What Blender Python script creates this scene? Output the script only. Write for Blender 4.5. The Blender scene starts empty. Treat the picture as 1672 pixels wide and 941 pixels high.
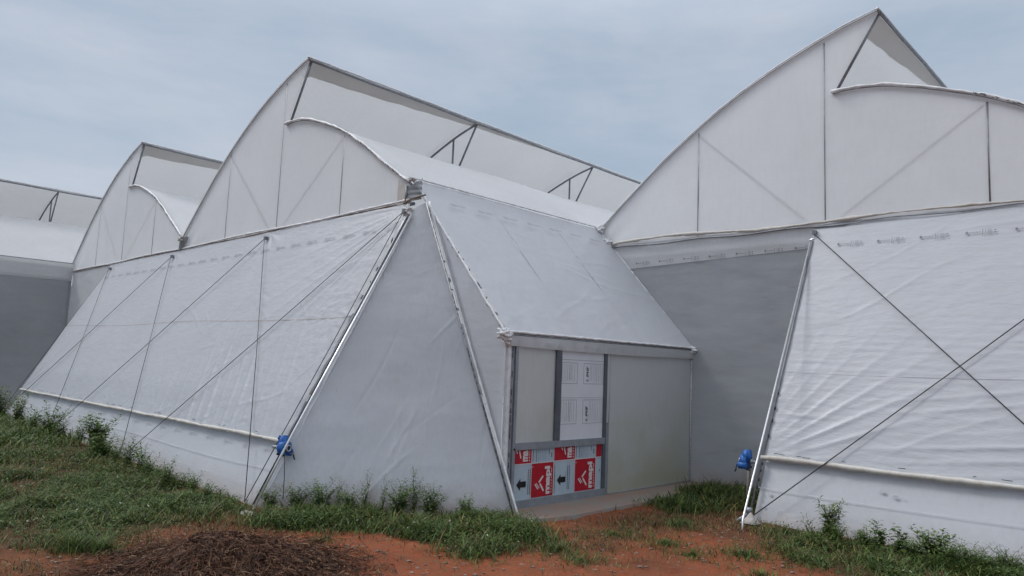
import bpy, bmesh, math, random
import numpy as np
from mathutils import Vector, Matrix

random.seed(7); rng = np.random.default_rng(7)
sc = bpy.context.scene
COL = sc.collection
PI = math.pi

# ------------------------------------------------------------------ camera
def make_camera():
    yaw, pitch, roll = .7728, .1091, -.0403
    cy, sy = math.cos(yaw), math.sin(yaw)
    F = Vector((-sy, cy, 0)); R = Vector((cy, sy, 0)); U = Vector((0, 0, 1))
    F2 = F*math.cos(pitch) + U*math.sin(pitch); U2 = -F*math.sin(pitch) + U*math.cos(pitch)
    R3 = R*math.cos(roll) - U2*math.sin(roll); U3 = R*math.sin(roll) + U2*math.cos(roll)
    cam = bpy.data.cameras.new('camera'); o = bpy.data.objects.new('camera', cam); COL.objects.link(o)
    M = Matrix((R3, U3, -F2)).transposed().to_4x4(); M.translation = Vector((8.1326, -6.2416, 1.7))
    o.matrix_world = M
    cam.sensor_width = 36; cam.lens = 1190.28/1672*36; cam.clip_end = 3000; cam.clip_start = .05
    sc.camera = o
make_camera()

# ------------------------------------------------------------------ world
ZEN = 2.5
SUN_EL, SUN_AZ = math.radians(50), math.radians(246)     # azimuth measured from +Y towards +X
def make_world():
    w = bpy.data.worlds.new('World'); sc.world = w; w.use_nodes = True
    nt = w.node_tree; N = nt.nodes; L = nt.links; N.clear()
    out = N.new('ShaderNodeOutputWorld'); bg = N.new('ShaderNodeBackground'); bg.inputs[1].default_value = .1
    sky = N.new('ShaderNodeTexSky'); sky.sky_type = 'NISHITA'; sky.sun_disc = False
    sky.sun_elevation = SUN_EL; sky.sun_rotation = SUN_AZ; sky.air_density = 1.2; sky.dust_density = 2
    tc = N.new('ShaderNodeTexCoord')
    mp = N.new('ShaderNodeMapping'); mp.inputs['Scale'].default_value = (1.3, 1.3, 3.4); mp.inputs['Rotation'].default_value = (0, .12, .5)
    n1 = N.new('ShaderNodeTexNoise'); n1.inputs['Scale'].default_value = 1.25; n1.inputs['Detail'].default_value = 7; n1.inputs['Roughness'].default_value = .52; n1.inputs['Distortion'].default_value = .5
    mp2 = N.new('ShaderNodeMapping'); mp2.inputs['Scale'].default_value = (2, 2, 9); mp2.inputs['Location'].default_value = (3, 1, 2)
    n2 = N.new('ShaderNodeTexNoise'); n2.inputs['Scale'].default_value = 2.4; n2.inputs['Detail'].default_value = 6; n2.inputs['Roughness'].default_value = .6
    add = N.new('ShaderNodeMath'); add.operation = 'MULTIPLY_ADD'; add.inputs[1].default_value = .35
    cr = N.new('ShaderNodeValToRGB'); e = cr.color_ramp.elements
    e[0].position = .47; e[0].color = (3.15, 4.1, 5.1, 1); e[1].position = .90; e[1].color = (5.0, 5.45, 6.3, 1)
    m = e = cr.color_ramp.elements.new(.66); m.color = (3.7, 4.55, 5.6, 1)
    # cloud deck gets brighter towards the left part of the view (direction -X)
    mix = N.new('ShaderNodeMixRGB'); mix.inputs[0].default_value = .93
    L.new(tc.outputs['Generated'], mp.inputs[0]); L.new(mp.outputs[0], n1.inputs['Vector'])
    L.new(tc.outputs['Generated'], mp2.inputs[0]); L.new(mp2.outputs[0], n2.inputs['Vector'])
    L.new(n2.outputs[0], add.inputs[0]); L.new(n1.outputs[0], add.inputs[2])
    sep = N.new('ShaderNodeSeparateXYZ'); L.new(tc.outputs['Generated'], sep.inputs[0])
    g = N.new('ShaderNodeMath'); g.operation = 'MULTIPLY_ADD'; g.inputs[1].default_value = -.10
    L.new(sep.outputs[0], g.inputs[0]); L.new(add.outputs[0], g.inputs[2])
    L.new(g.outputs[0], cr.inputs[0])
    L.new(sky.outputs[0], mix.inputs[1]); L.new(cr.outputs[0], mix.inputs[2])
    # an overcast sky is brighter overhead than near the horizon
    el = N.new('ShaderNodeMapRange'); el.inputs[1].default_value = .42; el.inputs[2].default_value = 1; el.inputs[3].default_value = 1; el.inputs[4].default_value = ZEN
    L.new(sep.outputs[2], el.inputs[0]); sc_ = N.new('ShaderNodeVectorMath'); sc_.operation = 'SCALE'
    zn = N.new('ShaderNodeMapRange'); zn.inputs[1].default_value = .42; zn.inputs[2].default_value = .75; L.new(sep.outputs[2], zn.inputs[0])
    mz_ = N.new('ShaderNodeMixRGB'); mz_.inputs[2].default_value = (5.1, 5.35, 5.75, 1); L.new(zn.outputs[0], mz_.inputs[0]); L.new(mix.outputs[0], mz_.inputs[1]); L.new(mz_.outputs[0], sc_.inputs[0]); L.new(el.outputs[0], sc_.inputs['Scale'])
    L.new(sc_.outputs[0], bg.inputs[0]); L.new(bg.outputs[0], out.inputs[0])
make_world()
def make_sun():
    l = bpy.data.lights.new('sun', 'SUN'); l.energy = 1.5; l.angle = math.radians(16); l.color = (1, .975, .95)
    o = bpy.data.objects.new('sun', l); COL.objects.link(o)
    d = Vector((math.sin(SUN_AZ)*math.cos(SUN_EL), math.cos(SUN_AZ)*math.cos(SUN_EL), math.sin(SUN_EL)))
    o.rotation_euler = d.to_track_quat('Z', 'Y').to_euler()
make_sun()
vs = sc.view_settings; vs.view_transform = 'Standard'; vs.look = 'None'; vs.exposure = 0.12; vs.gamma = 1; vs.use_curve_mapping = False
sc.cycles.use_denoising = True
sc.cycles.max_bounces = 10; sc.cycles.diffuse_bounces = 5; sc.cycles.transmission_bounces = 6; sc.cycles.transparent_max_bounces = 12
sc.cycles.use_adaptive_sampling = True

# ------------------------------------------------------------------ materials
def newmat(name):
    m = bpy.data.materials.new(name); m.use_nodes = True; nt = m.node_tree; nt.nodes.clear()
    return m, nt.nodes, nt.links
def nnoise(N, L, vec, scale, detail=4, rough=.55, stretch=None):
    n = N.new('ShaderNodeTexNoise'); n.inputs['Scale'].default_value = scale; n.inputs['Detail'].default_value = detail; n.inputs['Roughness'].default_value = rough
    if stretch:
        mp = N.new('ShaderNodeMapping'); mp.inputs['Scale'].default_value = stretch; L.new(vec, mp.inputs[0]); vec = mp.outputs[0]
    L.new(vec, n.inputs['Vector']); return n.outputs[0]
def ramp(N, L, fac, stops):
    r = N.new('ShaderNodeValToRGB'); e = r.color_ramp.elements
    e[0].position, e[0].color = stops[0][0], (*stops[0][1], 1); e[1].position, e[1].color = stops[-1][0], (*stops[-1][1], 1)
    for p, c in stops[1:-1]:
        q = e.new(p); q.color = (*c, 1)
    L.new(fac, r.inputs[0]); return r.outputs[0]
def mixc(N, L, fac, a, b, mode='MIX'):
    m = N.new('ShaderNodeMixRGB'); m.blend_type = mode
    for i, v in ((0, fac), (1, a), (2, b)):
        if isinstance(v, (int, float)): m.inputs[i].default_value = v
        elif isinstance(v, tuple): m.inputs[i].default_value = (*v, 1)
        else: L.new(v, m.inputs[i])
    return m.outputs[0]
def film(name, col, transl=.45, clear=.1, gloss=.06, grough=.35, mud=0, streak=(6, 6, 1.2), bump=.25, dirt=.08, tint=(.45, .40, .32), algae=None):
    m, N, L = newmat(name)
    tc = N.new('ShaderNodeTexCoord').outputs['Object']
    geo = N.new('ShaderNodeNewGeometry')
    a = nnoise(N, L, tc, .9, 5); b = nnoise(N, L, tc, 3.5, 6, .65, streak)
    c = mixc(N, L, ramp(N, L, a, [(.3, (0, 0, 0)), (.75, (1, 1, 1))]), tuple(x*(.80 if name in ('corner film', 'shade-toned wall film') else .93) for x in col), col)
    c = mixc(N, L, ramp(N, L, b, [(.45, (0, 0, 0)), (.85, (dirt*3,)*3)]), c, tint)
    sx = N.new('ShaderNodeSeparateXYZ'); L.new(tc, sx.inputs[0])
    if mud:
        mr = N.new('ShaderNodeMath'); mr.operation = 'MULTIPLY_ADD'; mr.inputs[1].default_value = .55; L.new(nnoise(N, L, tc, 5, 6, .7), mr.inputs[0]); L.new(sx.outputs[2], mr.inputs[2])
        c = mixc(N, L, ramp(N, L, mr.outputs[0], [(.18, (mud,)*3), (.62, (0, 0, 0))]), c, (.32, .19, .12))
    if algae:
        mr = N.new('ShaderNodeMath'); mr.operation = 'MULTIPLY_ADD'; mr.inputs[1].default_value = .42; L.new(sx.outputs[2], mr.inputs[0]); L.new(nnoise(N, L, tc, 1.1, 5, .55, (1, 1, 1.3)), mr.inputs[2])
        c = mixc(N, L, ramp(N, L, mr.outputs[0], algae), c, (.44, .44, .25))
    bm = N.new('ShaderNodeBump'); bm.inputs['Strength'].default_value = bump; bm.inputs['Distance'].default_value = .02
    L.new(nnoise(N, L, tc, 2.2, 5, .6, (1.5, 1.5, 5)), bm.inputs['Height'])
    df = N.new('ShaderNodeBsdfDiffuse'); tr = N.new('ShaderNodeBsdfTranslucent'); gl = N.new('ShaderNodeBsdfGlossy'); tp = N.new('ShaderNodeBsdfTransparent')
    gl.inputs['Roughness'].default_value = grough
    L.new(c, df.inputs[0]); L.new(c, tr.inputs[0])
    for s in (df, tr, gl): L.new(bm.outputs[0], s.inputs['Normal'])
    m1 = N.new('ShaderNodeMixShader'); m1.inputs[0].default_value = transl; L.new(df.outputs[0], m1.inputs[1]); L.new(tr.outputs[0], m1.inputs[2])
    fr = N.new('ShaderNodeLayerWeight'); fr.inputs[0].default_value = .25
    fm = N.new('ShaderNodeMath'); fm.operation = 'MULTIPLY_ADD'; fm.inputs[1].default_value = .25; fm.inputs[2].default_value = gloss; L.new(fr.outputs['Fresnel'], fm.inputs[0])
    m2 = N.new('ShaderNodeMixShader'); L.new(fm.outputs[0], m2.inputs[0]); L.new(m1.outputs[0], m2.inputs[1]); L.new(gl.outputs[0], m2.inputs[2])
    m3 = N.new('ShaderNodeMixShader'); m3.inputs[0].default_value = clear; L.new(m2.outputs[0], m3.inputs[1]); L.new(tp.outputs[0], m3.inputs[2])
    o = N.new('ShaderNodeOutputMaterial'); L.new(m3.outputs[0], o.inputs[0])
    return m
def solid(name, col, rough=.6, metal=0, var=.15, scale=8, bump=.1, col2=None, spec=.4, amt=.6):
    m, N, L = newmat(name)
    tc = N.new('ShaderNodeTexCoord').outputs['Object']
    n = nnoise(N, L, tc, scale, 6, .65)
    c = mixc(N, L, ramp(N, L, n, [(.35, (0, 0, 0)), (.7, (amt if col2 else 1,)*3)]), tuple(max(0, x*(1-var)) for x in col), col2 or tuple(min(1, x*(1+var)) for x in col))
    p = N.new('ShaderNodeBsdfPrincipled'); L.new(c, p.inputs['Base Color']); p.inputs['Roughness'].default_value = rough; p.inputs['Metallic'].default_value = metal
    p.inputs['Specular IOR Level'].default_value = spec
    bm = N.new('ShaderNodeBump'); bm.inputs['Strength'].default_value = bump; bm.inputs['Distance'].default_value = .01
    L.new(nnoise(N, L, tc, scale*4, 4), bm.inputs['Height']); L.new(bm.outputs[0], p.inputs['Normal'])
    o = N.new('ShaderNodeOutputMaterial'); L.new(p.outputs[0], o.inputs[0])
    return m
M = {}
M['roof'] = film('roof film', (.86, .865, .88), .48, .02, .04)
M['upper'] = film('upper roof film', (.78, .785, .80), .36, .02, .04)
M['gable'] = film('gable film', (.95, .955, .97), .36, .035, .04, bump=.12, dirt=.03)
M['curtain'] = film('curtain film', (.60, .62, .665), .34, .02, .05, .4, bump=.5, streak=(2, 5, 5))
M['skirt'] = film('skirt film', (.61, .635, .68), .30, .02, .05, mud=.26, bump=.1)
M['skirt_low'] = film('buried skirt film', (.50, .52, .56), .15, .0, .04, mud=.35, bump=.3)
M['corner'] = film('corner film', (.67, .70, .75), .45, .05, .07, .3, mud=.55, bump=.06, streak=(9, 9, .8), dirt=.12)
M['wall'] = film('shade-toned wall film', (.37, .39, .42), .38, .04, .05, .35, mud=.5, bump=.15, streak=(1.5, 1.5, 14), dirt=.15)  # grey base colour holds the shade of the interior behind the film
M['flap'] = film('flap film', (.70, .71, .73), .35, .02, .05)
M['porchroof'] = film('porch roof film', (.66, .68, .72), .30, .03, .07, .3, streak=(3, 3, 3), dirt=.05)
M['panel'] = film('milky panel', (.70, .715, .715), .30, .03, .10, .25, bump=.05, algae=[(.52, (.55,)*3), (.98, (.0,)*3)], dirt=.06)
M['lining'] = film('tan lining film', (.60, .585, .565), .34, .03, .03)
M['wrap'] = solid('wrapped film', (.66, .64, .60), .6, var=.12, scale=14, bump=.3, col2=(.40, .35, .29))
M['tailfilm'] = solid('film tail', (.74, .74, .75), .45, var=.15, scale=12, bump=.4)
M['steel'] = solid('galvanised tube', (.33, .345, .37), .5, .5, var=.25, scale=10, bump=.05)
M['darksteel'] = solid('weathered tube', (.24, .25, .27), .55, .4, var=.25, scale=10)
M['bright'] = solid('bright galvanised pipe', (.72, .73, .75), .3, .6, var=.1, scale=20)
M['frame'] = solid('grey door frame', (.29, .31, .345), .45, .3, var=.15, scale=6)
M['darkframe'] = solid('dark stile', (.11, .12, .14), .5, .2, var=.2, scale=6)
M['cable'] = solid('black cable', (.03, .03, .033), .5, var=.2)
M['rust'] = solid('rusty line', (.20, .14, .10), .8, var=.4, scale=6)
M['blue'] = solid('blue paint', (.02, .12, .40), .45, var=.35, scale=30, bump=.1)
M['bluedark'] = solid('dark winder parts', (.02, .03, .06), .5, var=.3)
M['ink'] = solid('grey print', (.27, .28, .30), .7, var=.2, scale=30)
M['inkfaint'] = solid('faint print', (.42, .43, .46), .7, var=.1, scale=30)
M['black'] = solid('black print', (.012, .012, .014), .5, var=.2)
M['red'] = solid('red print', (.42, .010, .025), .42, var=.18, scale=5, bump=.03)
M['boardblue'] = solid('pale blue board', (.42, .50, .57), .42, var=.08, scale=5, bump=.03)
M['white'] = solid('white print', (.66, .60, .60), .5, var=.05)
M['whiteboard'] = solid('white board', (.66, .67, .71), .4, var=.04, scale=3, bump=.02)
M['seam'] = solid('film seam', (.44, .40, .38), .7, var=.2, scale=3)
M['seamfaint'] = solid('faint film seam', (.50, .51, .54), .7, var=.1, scale=3)
M['concrete'] = solid('stained concrete', (.42, .40, .37), .8, var=.5, scale=2.6, bump=.5, col2=(.27, .15, .10), amt=.8)
M['bounce_sheet'] = solid('white bounce sheet', (.78, .79, .80), .8, var=.06, scale=3)  # added pale sheet that bounces light up to the gables
M['wood'] = solid('old wood', (.22, .19, .17), .8, var=.3, scale=12)
M['stone'] = solid('pebbles', (.28, .16, .11), .9, var=.4, scale=9, col2=(.36, .30, .26))
def vcol_mat(name, transl=.3, rough=.55, gloss=.04):
    m, N, L = newmat(name)
    a = N.new('ShaderNodeAttribute'); a.attribute_name = 'tint'
    df = N.new('ShaderNodeBsdfPrincipled'); df.inputs['Roughness'].default_value = rough; df.inputs['Specular IOR Level'].default_value = .25
    tr = N.new('ShaderNodeBsdfTranslucent'); L.new(a.outputs[0], df.inputs['Base Color']); L.new(a.outputs[0], tr.inputs[0])
    mx = N.new('ShaderNodeMixShader'); mx.inputs[0].default_value = transl; L.new(df.outputs[0], mx.inputs[1]); L.new(tr.outputs[0], mx.inputs[2])
    o = N.new('ShaderNodeOutputMaterial'); L.new(mx.outputs[0], o.inputs[0]); return m
M['leaf'] = vcol_mat('leaf'); M['dry'] = vcol_mat('dry blade', .1, .8)
def ground_mat():
    m, N, L = newmat('red earth')
    tc = N.new('ShaderNodeTexCoord').outputs['Object']
    a = nnoise(N, L, tc, 1.1, 8, .62); b = nnoise(N, L, tc, 9, 8, .7); c3 = nnoise(N, L, tc, 45, 4, .7)
    c = ramp(N, L, a, [(.33, (.11, .028, .014)), (.46, (.22, .058, .026)), (.57, (.28, .078, .034)), (.70, (.36, .12, .058))])
    c = mixc(N, L, ramp(N, L, b, [(.38, (.75,)*3), (.62, (0, 0, 0))]), c, (.17, .075, .042))
    c = mixc(N, L, ramp(N, L, c3, [(.58, (0, 0, 0)), (.72, (.6,)*3)]), c, (.33, .19, .12))
    at = N.new('ShaderNodeAttribute'); at.attribute_name = 'cover'
    c = mixc(N, L, at.outputs['Fac'], c, ramp(N, L, b, [(.35, (.035, .035, .018)), (.6, (.075, .05, .028)), (.8, (.12, .085, .045))]))
    p = N.new('ShaderNodeBsdfPrincipled'); p.inputs['Roughness'].default_value = .95; p.inputs['Specular IOR Level'].default_value = .15; L.new(c, p.inputs['Base Color'])
    bm = N.new('ShaderNodeBump'); bm.inputs['Strength'].default_value = .9; bm.inputs['Distance'].default_value = .03
    h = N.new('ShaderNodeMath'); h.operation = 'MULTIPLY_ADD'; h.inputs[1].default_value = .35; L.new(c3, h.inputs[0]); L.new(b, h.inputs[2]); L.new(h.outputs[0], bm.inputs['Height']); L.new(bm.outputs[0], p.inputs['Normal'])
    o = N.new('ShaderNodeOutputMaterial'); L.new(p.outputs[0], o.inputs[0]); return m
M['ground'] = ground_mat()

# ------------------------------------------------------------------ helpers
def link(name, me, mat, parent=None, **props):
    o = bpy.data.objects.new(name, me); COL.objects.link(o)
    if mat is not None: me.materials.append(M[mat] if isinstance(mat, str) else mat)
    if parent is not None: o.parent = parent
    for k, v in props.items(): o[k] = v
    return o
def thing(name, label, cat, group=None):
    o = bpy.data.objects.new(name, None); COL.objects.link(o); o['label'] = label; o['category'] = cat
    if group: o['group'] = group
    return o
class MB:
    def __init__(s): s.v = []; s.f = []; s.sm = []
    def add(s, vs, fs, smooth=False):
        b = len(s.v); s.v += [tuple(x) for x in vs]; s.f += [tuple(i+b for i in f) for f in fs]; s.sm += [smooth]*len(fs)
    def box(s, x0, x1, y0, y1, z0, z1):
        vs = [(x, y, z) for x in (x0, x1) for y in (y0, y1) for z in (z0, z1)]
        s.add(vs, [(0, 1, 3, 2), (4, 6, 7, 5), (0, 4, 5, 1), (2, 3, 7, 6), (0, 2, 6, 4), (1, 5, 7, 3)])
    def tube(s, pts, r, n=8, cap=True):
        pts = [Vector(p) for p in pts]; rr = r if isinstance(r, (list, tuple)) else [r]*len(pts)
        vs = []; fs = []; up = None
        for i, p in enumerate(pts):
            t = (pts[min(i+1, len(pts)-1)] - pts[max(i-1, 0)]).normalized()
            if up is None:
                up = Vector((0, 0, 1)) if abs(t.z) < .9 else Vector((1, 0, 0))
            a = t.cross(up).normalized(); up = a.cross(t).normalized()
            for k in range(n):
                q = 2*PI*k/n; vs.append(p + (a*math.cos(q) + up*math.sin(q))*rr[i])
        for i in range(len(pts)-1):
            for k in range(n): fs.append((i*n+k, i*n+(k+1) % n, (i+1)*n+(k+1) % n, (i+1)*n+k))
        if cap: fs.append(tuple(range(n-1, -1, -1))); fs.append(tuple((len(pts)-1)*n+k for k in range(n)))
        s.add(vs, fs, True)
    def quad(s, a, b, c, d): s.add([a, b, c, d], [(0, 1, 2, 3)])
    def build(s, name, mat, parent=None, **props):
        me = bpy.data.meshes.new(name); me.from_pydata(s.v, [], s.f); me.polygons.foreach_set('use_smooth', s.sm); me.update()
        return link(name, me, mat, parent, **props)
def tube_part(name, pts, r, mat, parent, n=8, **p):
    b = MB(); b.tube(pts, r, n); return b.build(name, mat, parent, **p)
_tab = rng.random((64, 64))
def vnoise(x, y):
    x = np.asarray(x, float); y = np.asarray(y, float); xi = np.floor(x).astype(int); yi = np.floor(y).astype(int); fx = x-xi; fy = y-yi
    fx = fx*fx*(3-2*fx); fy = fy*fy*(3-2*fy); g = lambda a, b: _tab[a % 64, b % 64]
    return (g(xi, yi)*(1-fx)+g(xi+1, yi)*fx)*(1-fy)+(g(xi, yi+1)*(1-fx)+g(xi+1, yi+1)*fx)*fy
def fbm(x, y, o=4):
    t = 0; a = .5
    for i in range(o): t = t+a*vnoise(x*2**i+i*7.3, y*2**i+i*3.1); a *= .5
    return t
def grid(name, mat, parent, fn, nu, nv, **p):
    """sheet: fn(u,v arrays 0..1) -> (..,3)"""
    u, v = np.meshgrid(np.linspace(0, 1, nu), np.linspace(0, 1, nv), indexing='ij')
    P = fn(u, v).reshape(-1, 3)
    i = np.arange(nu-1)[:, None]*nv + np.arange(nv-1)[None]
    F = np.stack([i, i+nv, i+nv+1, i+1], -1).reshape(-1, 4)
    return npmesh(name, P, F, mat, parent, True, **p)
def npmesh(name, P, F, mat, parent=None, smooth=True, tint=None, **p):
    me = bpy.data.meshes.new(name); n = len(F); k = F.shape[1]
    me.vertices.add(len(P)); me.vertices.foreach_set('co', np.ascontiguousarray(P, np.float32).ravel())
    me.loops.add(n*k); me.loops.foreach_set('vertex_index', np.ascontiguousarray(F, np.int32).ravel())
    me.polygons.add(n); me.polygons.foreach_set('loop_start', np.arange(0, n*k, k, dtype=np.int32)); me.polygons.foreach_set('loop_total', np.full(n, k, np.int32))
    me.update(calc_edges=True)
    me.polygons.foreach_set('use_smooth', np.full(n, smooth))
    if tint is not None:
        a = me.color_attributes.new('tint', 'FLOAT_COLOR', 'POINT')
        c = np.ones((len(P), 4), np.float32); c[:, :3] = tint; a.data.foreach_set('color', c.ravel())
    me.update()
    return link(name, me, mat, parent, **p)

# ------------------------------------------------------------------ dimensions
H = 3.963; W = 8.0; Y2 = 4.353; D = 2.058; HG = 4.24
UP = [(0, HG), (.4, 4.58), (.8, 4.90), (1.4, 5.37), (2.05, 5.80), (2.6, 6.12), (3.17, 6.40), (3.7, 6.61), (4.12, 6.76), (4.5, 6.87), (4.87, 6.95)]
LO = [(4.22, 5.88), (4.57, 5.88), (4.95, 5.82), (5.33, 5.70), (5.75, 5.54), (6.15, 5.37), (6.6, 5.12), (7.0, 4.86), (7.35, 4.63), (7.7, 4.40), (8, 4.22)]
def interp(t, pts): return np.interp(t, [p[0] for p in pts], [p[1] for p in pts])
def smooth_prof(pts, n):
    xs = np.linspace(pts[0][0], pts[-1][0], n); zs = interp(xs, pts)
    for _ in range(3): zs[1:-1] = (zs[:-2]+2*zs[1:-1]+zs[2:])/4
    return xs, zs
UX, UZ = smooth_prof(UP, 41); LX, LZ = smooth_prof(LO, 33)

def shell_sheet(name, G, X0, xs, zs, y0, y1, mat, sag=.035, frame0=0, over=.05, lift=.012):
    n = int((y1-y0)/.33)+1
    def fn(u, v):
        x = np.interp(u, np.linspace(0, 1, len(xs)), xs); z = np.interp(u, np.linspace(0, 1, len(xs)), zs)
        y = y0-over + v*(y1-y0+over)
        s = np.sin(np.clip((y-frame0) % 4.05/4.05, 0, 1)*PI)**.8
        w = np.sin(np.clip(u, 0, 1)*PI)
        z = z+lift - sag*s*(.4+.6*w) + .010*(fbm(x*2.3+X0, y*1.7)-.5)*w
        return np.stack([x+X0, y, z], -1)
    return grid(name, mat, G, fn, 44, n)

def build_bay(G, X0, y0, y1, strip=(.52, 3.6), detail=True, gable=True, valley=True):
    """one sawtooth bay, its front gable at y0"""
    shell_sheet('upper_roof', G, X0, UX, UZ, y0, y1, 'upper', frame0=y0)
    shell_sheet('lower_roof', G, X0, LX, LZ, y0, y1, 'roof', frame0=y0)
    # darker tan lining strip under the ridge, narrowing away from the gable
    def fn(u, v):
        y = y0+.02+v*(strip[1])
        wd = strip[0]*(1-v)**1.1+.06 + .05*(fbm(y*3.1+X0, y*0+1.3)-.5)*2*(1-v)
        wd = np.where(v < .035, wd+.10, wd)
        x = 4.85-u*wd; z = np.interp(x, UX, UZ)-.022
        s = np.sin(np.clip((y-y0) % 4.05/4.05, 0, 1)*PI)**.8; z = z-.02*s
        return np.stack([x+X0, y, z], -1)
    grid('roof_lining', 'lining', G, fn, 8, 110)
    tube_part('ridge_pipe', [(X0+4.88, y0-.03+(y1-y0)*k/40, 6.935-.05*min(k, 10)/10-.012*math.sin(k*PI/4)**2) for k in range(41)], .026, 'darksteel', G)
    tube_part('ridge_film_roll', [(X0+4.865, y0-.05+(y1-y0)*k/120, 6.985-.05*min(k, 30)/30+.006*random.uniform(-1, 1)) for k in range(121)], .02, 'tailfilm', G, 6)
    tube_part('vent_sill_pipe', [(X0+4.22, y0, 5.865), (X0+4.22, y1, 5.865)], .02, 'darksteel', G)
    nfr = int((y1-y0)/4.05)+1
    for k in range(nfr):
        y = y0+4.05*k+(.035 if k == 0 else 0); dz = -.05*min(k, 2)/2
        up = [(X0+x, y, z-.03+dz*(x/4.87)) for x, z in zip(UX, UZ)]; lo = [(X0+x, y, z-.03) for x, z in zip(LX, LZ)]
        r = .024; mt = 'darksteel'
        if k == 0 or k <= 6:
            tube_part('upper_arch', up, r, mt, G); tube_part('lower_arch', lo, r, mt, G)
            tube_part('vent_post', [(X0+4.85, y, 6.92+dz), (X0+4.22, y, 5.86)], .022, mt, G)
            for px, pt in ((2.03, 5.76), (4.10, 6.73), (6.14, 5.35)):
                tube_part('truss_post', [(X0+px, y-(.0205 if k == 0 else 0), H+.02), (X0+px, y-(.0205 if k == 0 else 0), pt-.03)], .022, mt, G)
            if k <= 2:
                tube_part('truss_brace', [(X0+2.05, y-.0205*(k == 0), 5.66), (X0+3.80, y-.018*(k == 0), 4.05)], .017, mt, G)
                tube_part('truss_brace', [(X0+6.10, y-.0205*(k == 0), 5.28), (X0+4.32, y-.018*(k == 0), 4.03)], .017, mt, G)
                tube_part('bottom_chord', [(X0, y, H), (X0+8, y, H)], .026, 'steel', G)
    if gable:
        yy = y0-.004
        def wr(x, z):   # gentle pull folds towards the springing points
            e = np.exp(-((x-0)**2+(z-H)**2)/.5)+np.exp(-((x-8)**2+(z-H)**2)/.35)
            return -.012*e*np.sin(8*np.arctan2(z-H+.4, x+.3)*2)-.006*(fbm(x*1.5+X0, z*1.5)-.5)
        V = []; F = []
        def strip_(xa, xb, n, top, bot, m=14):
            b = len(V)
            for i in range(n+1):
                x = xa+(xb-xa)*i/n; zt, zb = top(x), bot(x)
                for j in range(m+1):
                    z = zb+(zt-zb)*j/m; V.append((X0+x, yy+float(wr(x, z)), z))
            for i in range(n):
                for j in range(m):
                    q = b+i*(m+1)+j; F.append((q, q+m+1, q+m+2, q+1))
        upz = lambda x: float(np.interp(x, UX, UZ)); loz = lambda x: float(np.interp(x, LX, LZ))
        strip_(0, 4.22, 40, upz, lambda x: H)
        strip_(4.22, 8, 40, loz, lambda x: H)
        strip_(4.22, 4.86, 8, upz, lambda x: 5.88+(x-4.22)/(4.87-4.22)*(6.94-5.88), 6)
        npmesh('gable_film', np.array(V), np.array(F), 'gable', G)
        # aluminium profile with film tails along the arches
        b = MB(); t = MB(); dd = MB()
        edge = [(X0+x, y0-.02, z+.018) for x, z in zip(UX, UZ)]
        b.tube(edge, .012, 6)
        edge2 = [(X0+x, y0-.02, z+.012) for x, z in zip(LX, LZ)]; b.tube(edge2, .014, 6)
        b.build('arch_profile', 'steel', G)
        t.tube([(X0+x+random.uniform(-.01, .01), y0-.045+random.uniform(-.008, .008), z+.03+random.uniform(-.006, .006)) for x, z in zip(LX, LZ)], [random.uniform(.012, .030) for _ in LX], 6)
        t.tube([(X0+x, y0-.02, z+.045+random.uniform(-.004, .004)) for x, z in zip(UX, UZ)], [random.uniform(.007, .014) for _ in UX], 6)
        t.build('film_tail', 'tailfilm', G)
        for i in range(70):
            x = random.uniform(6.0, 8); z = loz(x); s = .018
            dd.tube([(X0+x, y0-.072, z+.03+random.uniform(-.02, .012)), (X0+x+s*1.6, y0-.072, loz(x+s*1.6)+.028+random.uniform(-.02, .012))], .0035, 4)
        dd.build('spring_clips', 'black', G)
    if valley:
        b = MB()   # rain gutter between bays
        x = X0+8
        prof = [(-.09, .03), (-.085, -.03), (-.04, -.07), (.0, -.07), (.03, -.03), (.035, .03)]
        vs = []; fs = []
        for y in (y0+.03, y1):
            for dx, dz in prof: vs.append((x+dx, y, 4.20+dz))
            for dx, dz in reversed(prof): vs.append((x+dx*.93, y, 4.208+dz))
        n = len(prof)*2
        for i in range(n): fs.append((i, (i+1) % n, n+(i+1) % n, n+i))
        fs.append(tuple(range(n))); fs.append(tuple(range(2*n-1, n-1, -1)))
        b.add(vs, fs); b.build('gutter', 'frame', G)

def dashes(name, p0, p1, G, mat='black', n=40, r=.0035, off=(0, 0, 0), L=.4):
    b = MB(); p0 = Vector(p0)+Vector(off); p1 = Vector(p1)+Vector(off)
    for i in range(n):
        if random.random() < .25: continue
        t0 = (i+random.uniform(0, .3))/n; t1 = t0+random.uniform(.3, 1)*L/n
        b.tube([p0.lerp(p1, t0), p0.lerp(p1, min(1, t1))], r, 4)
    return b.build(name, mat, G)

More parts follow.
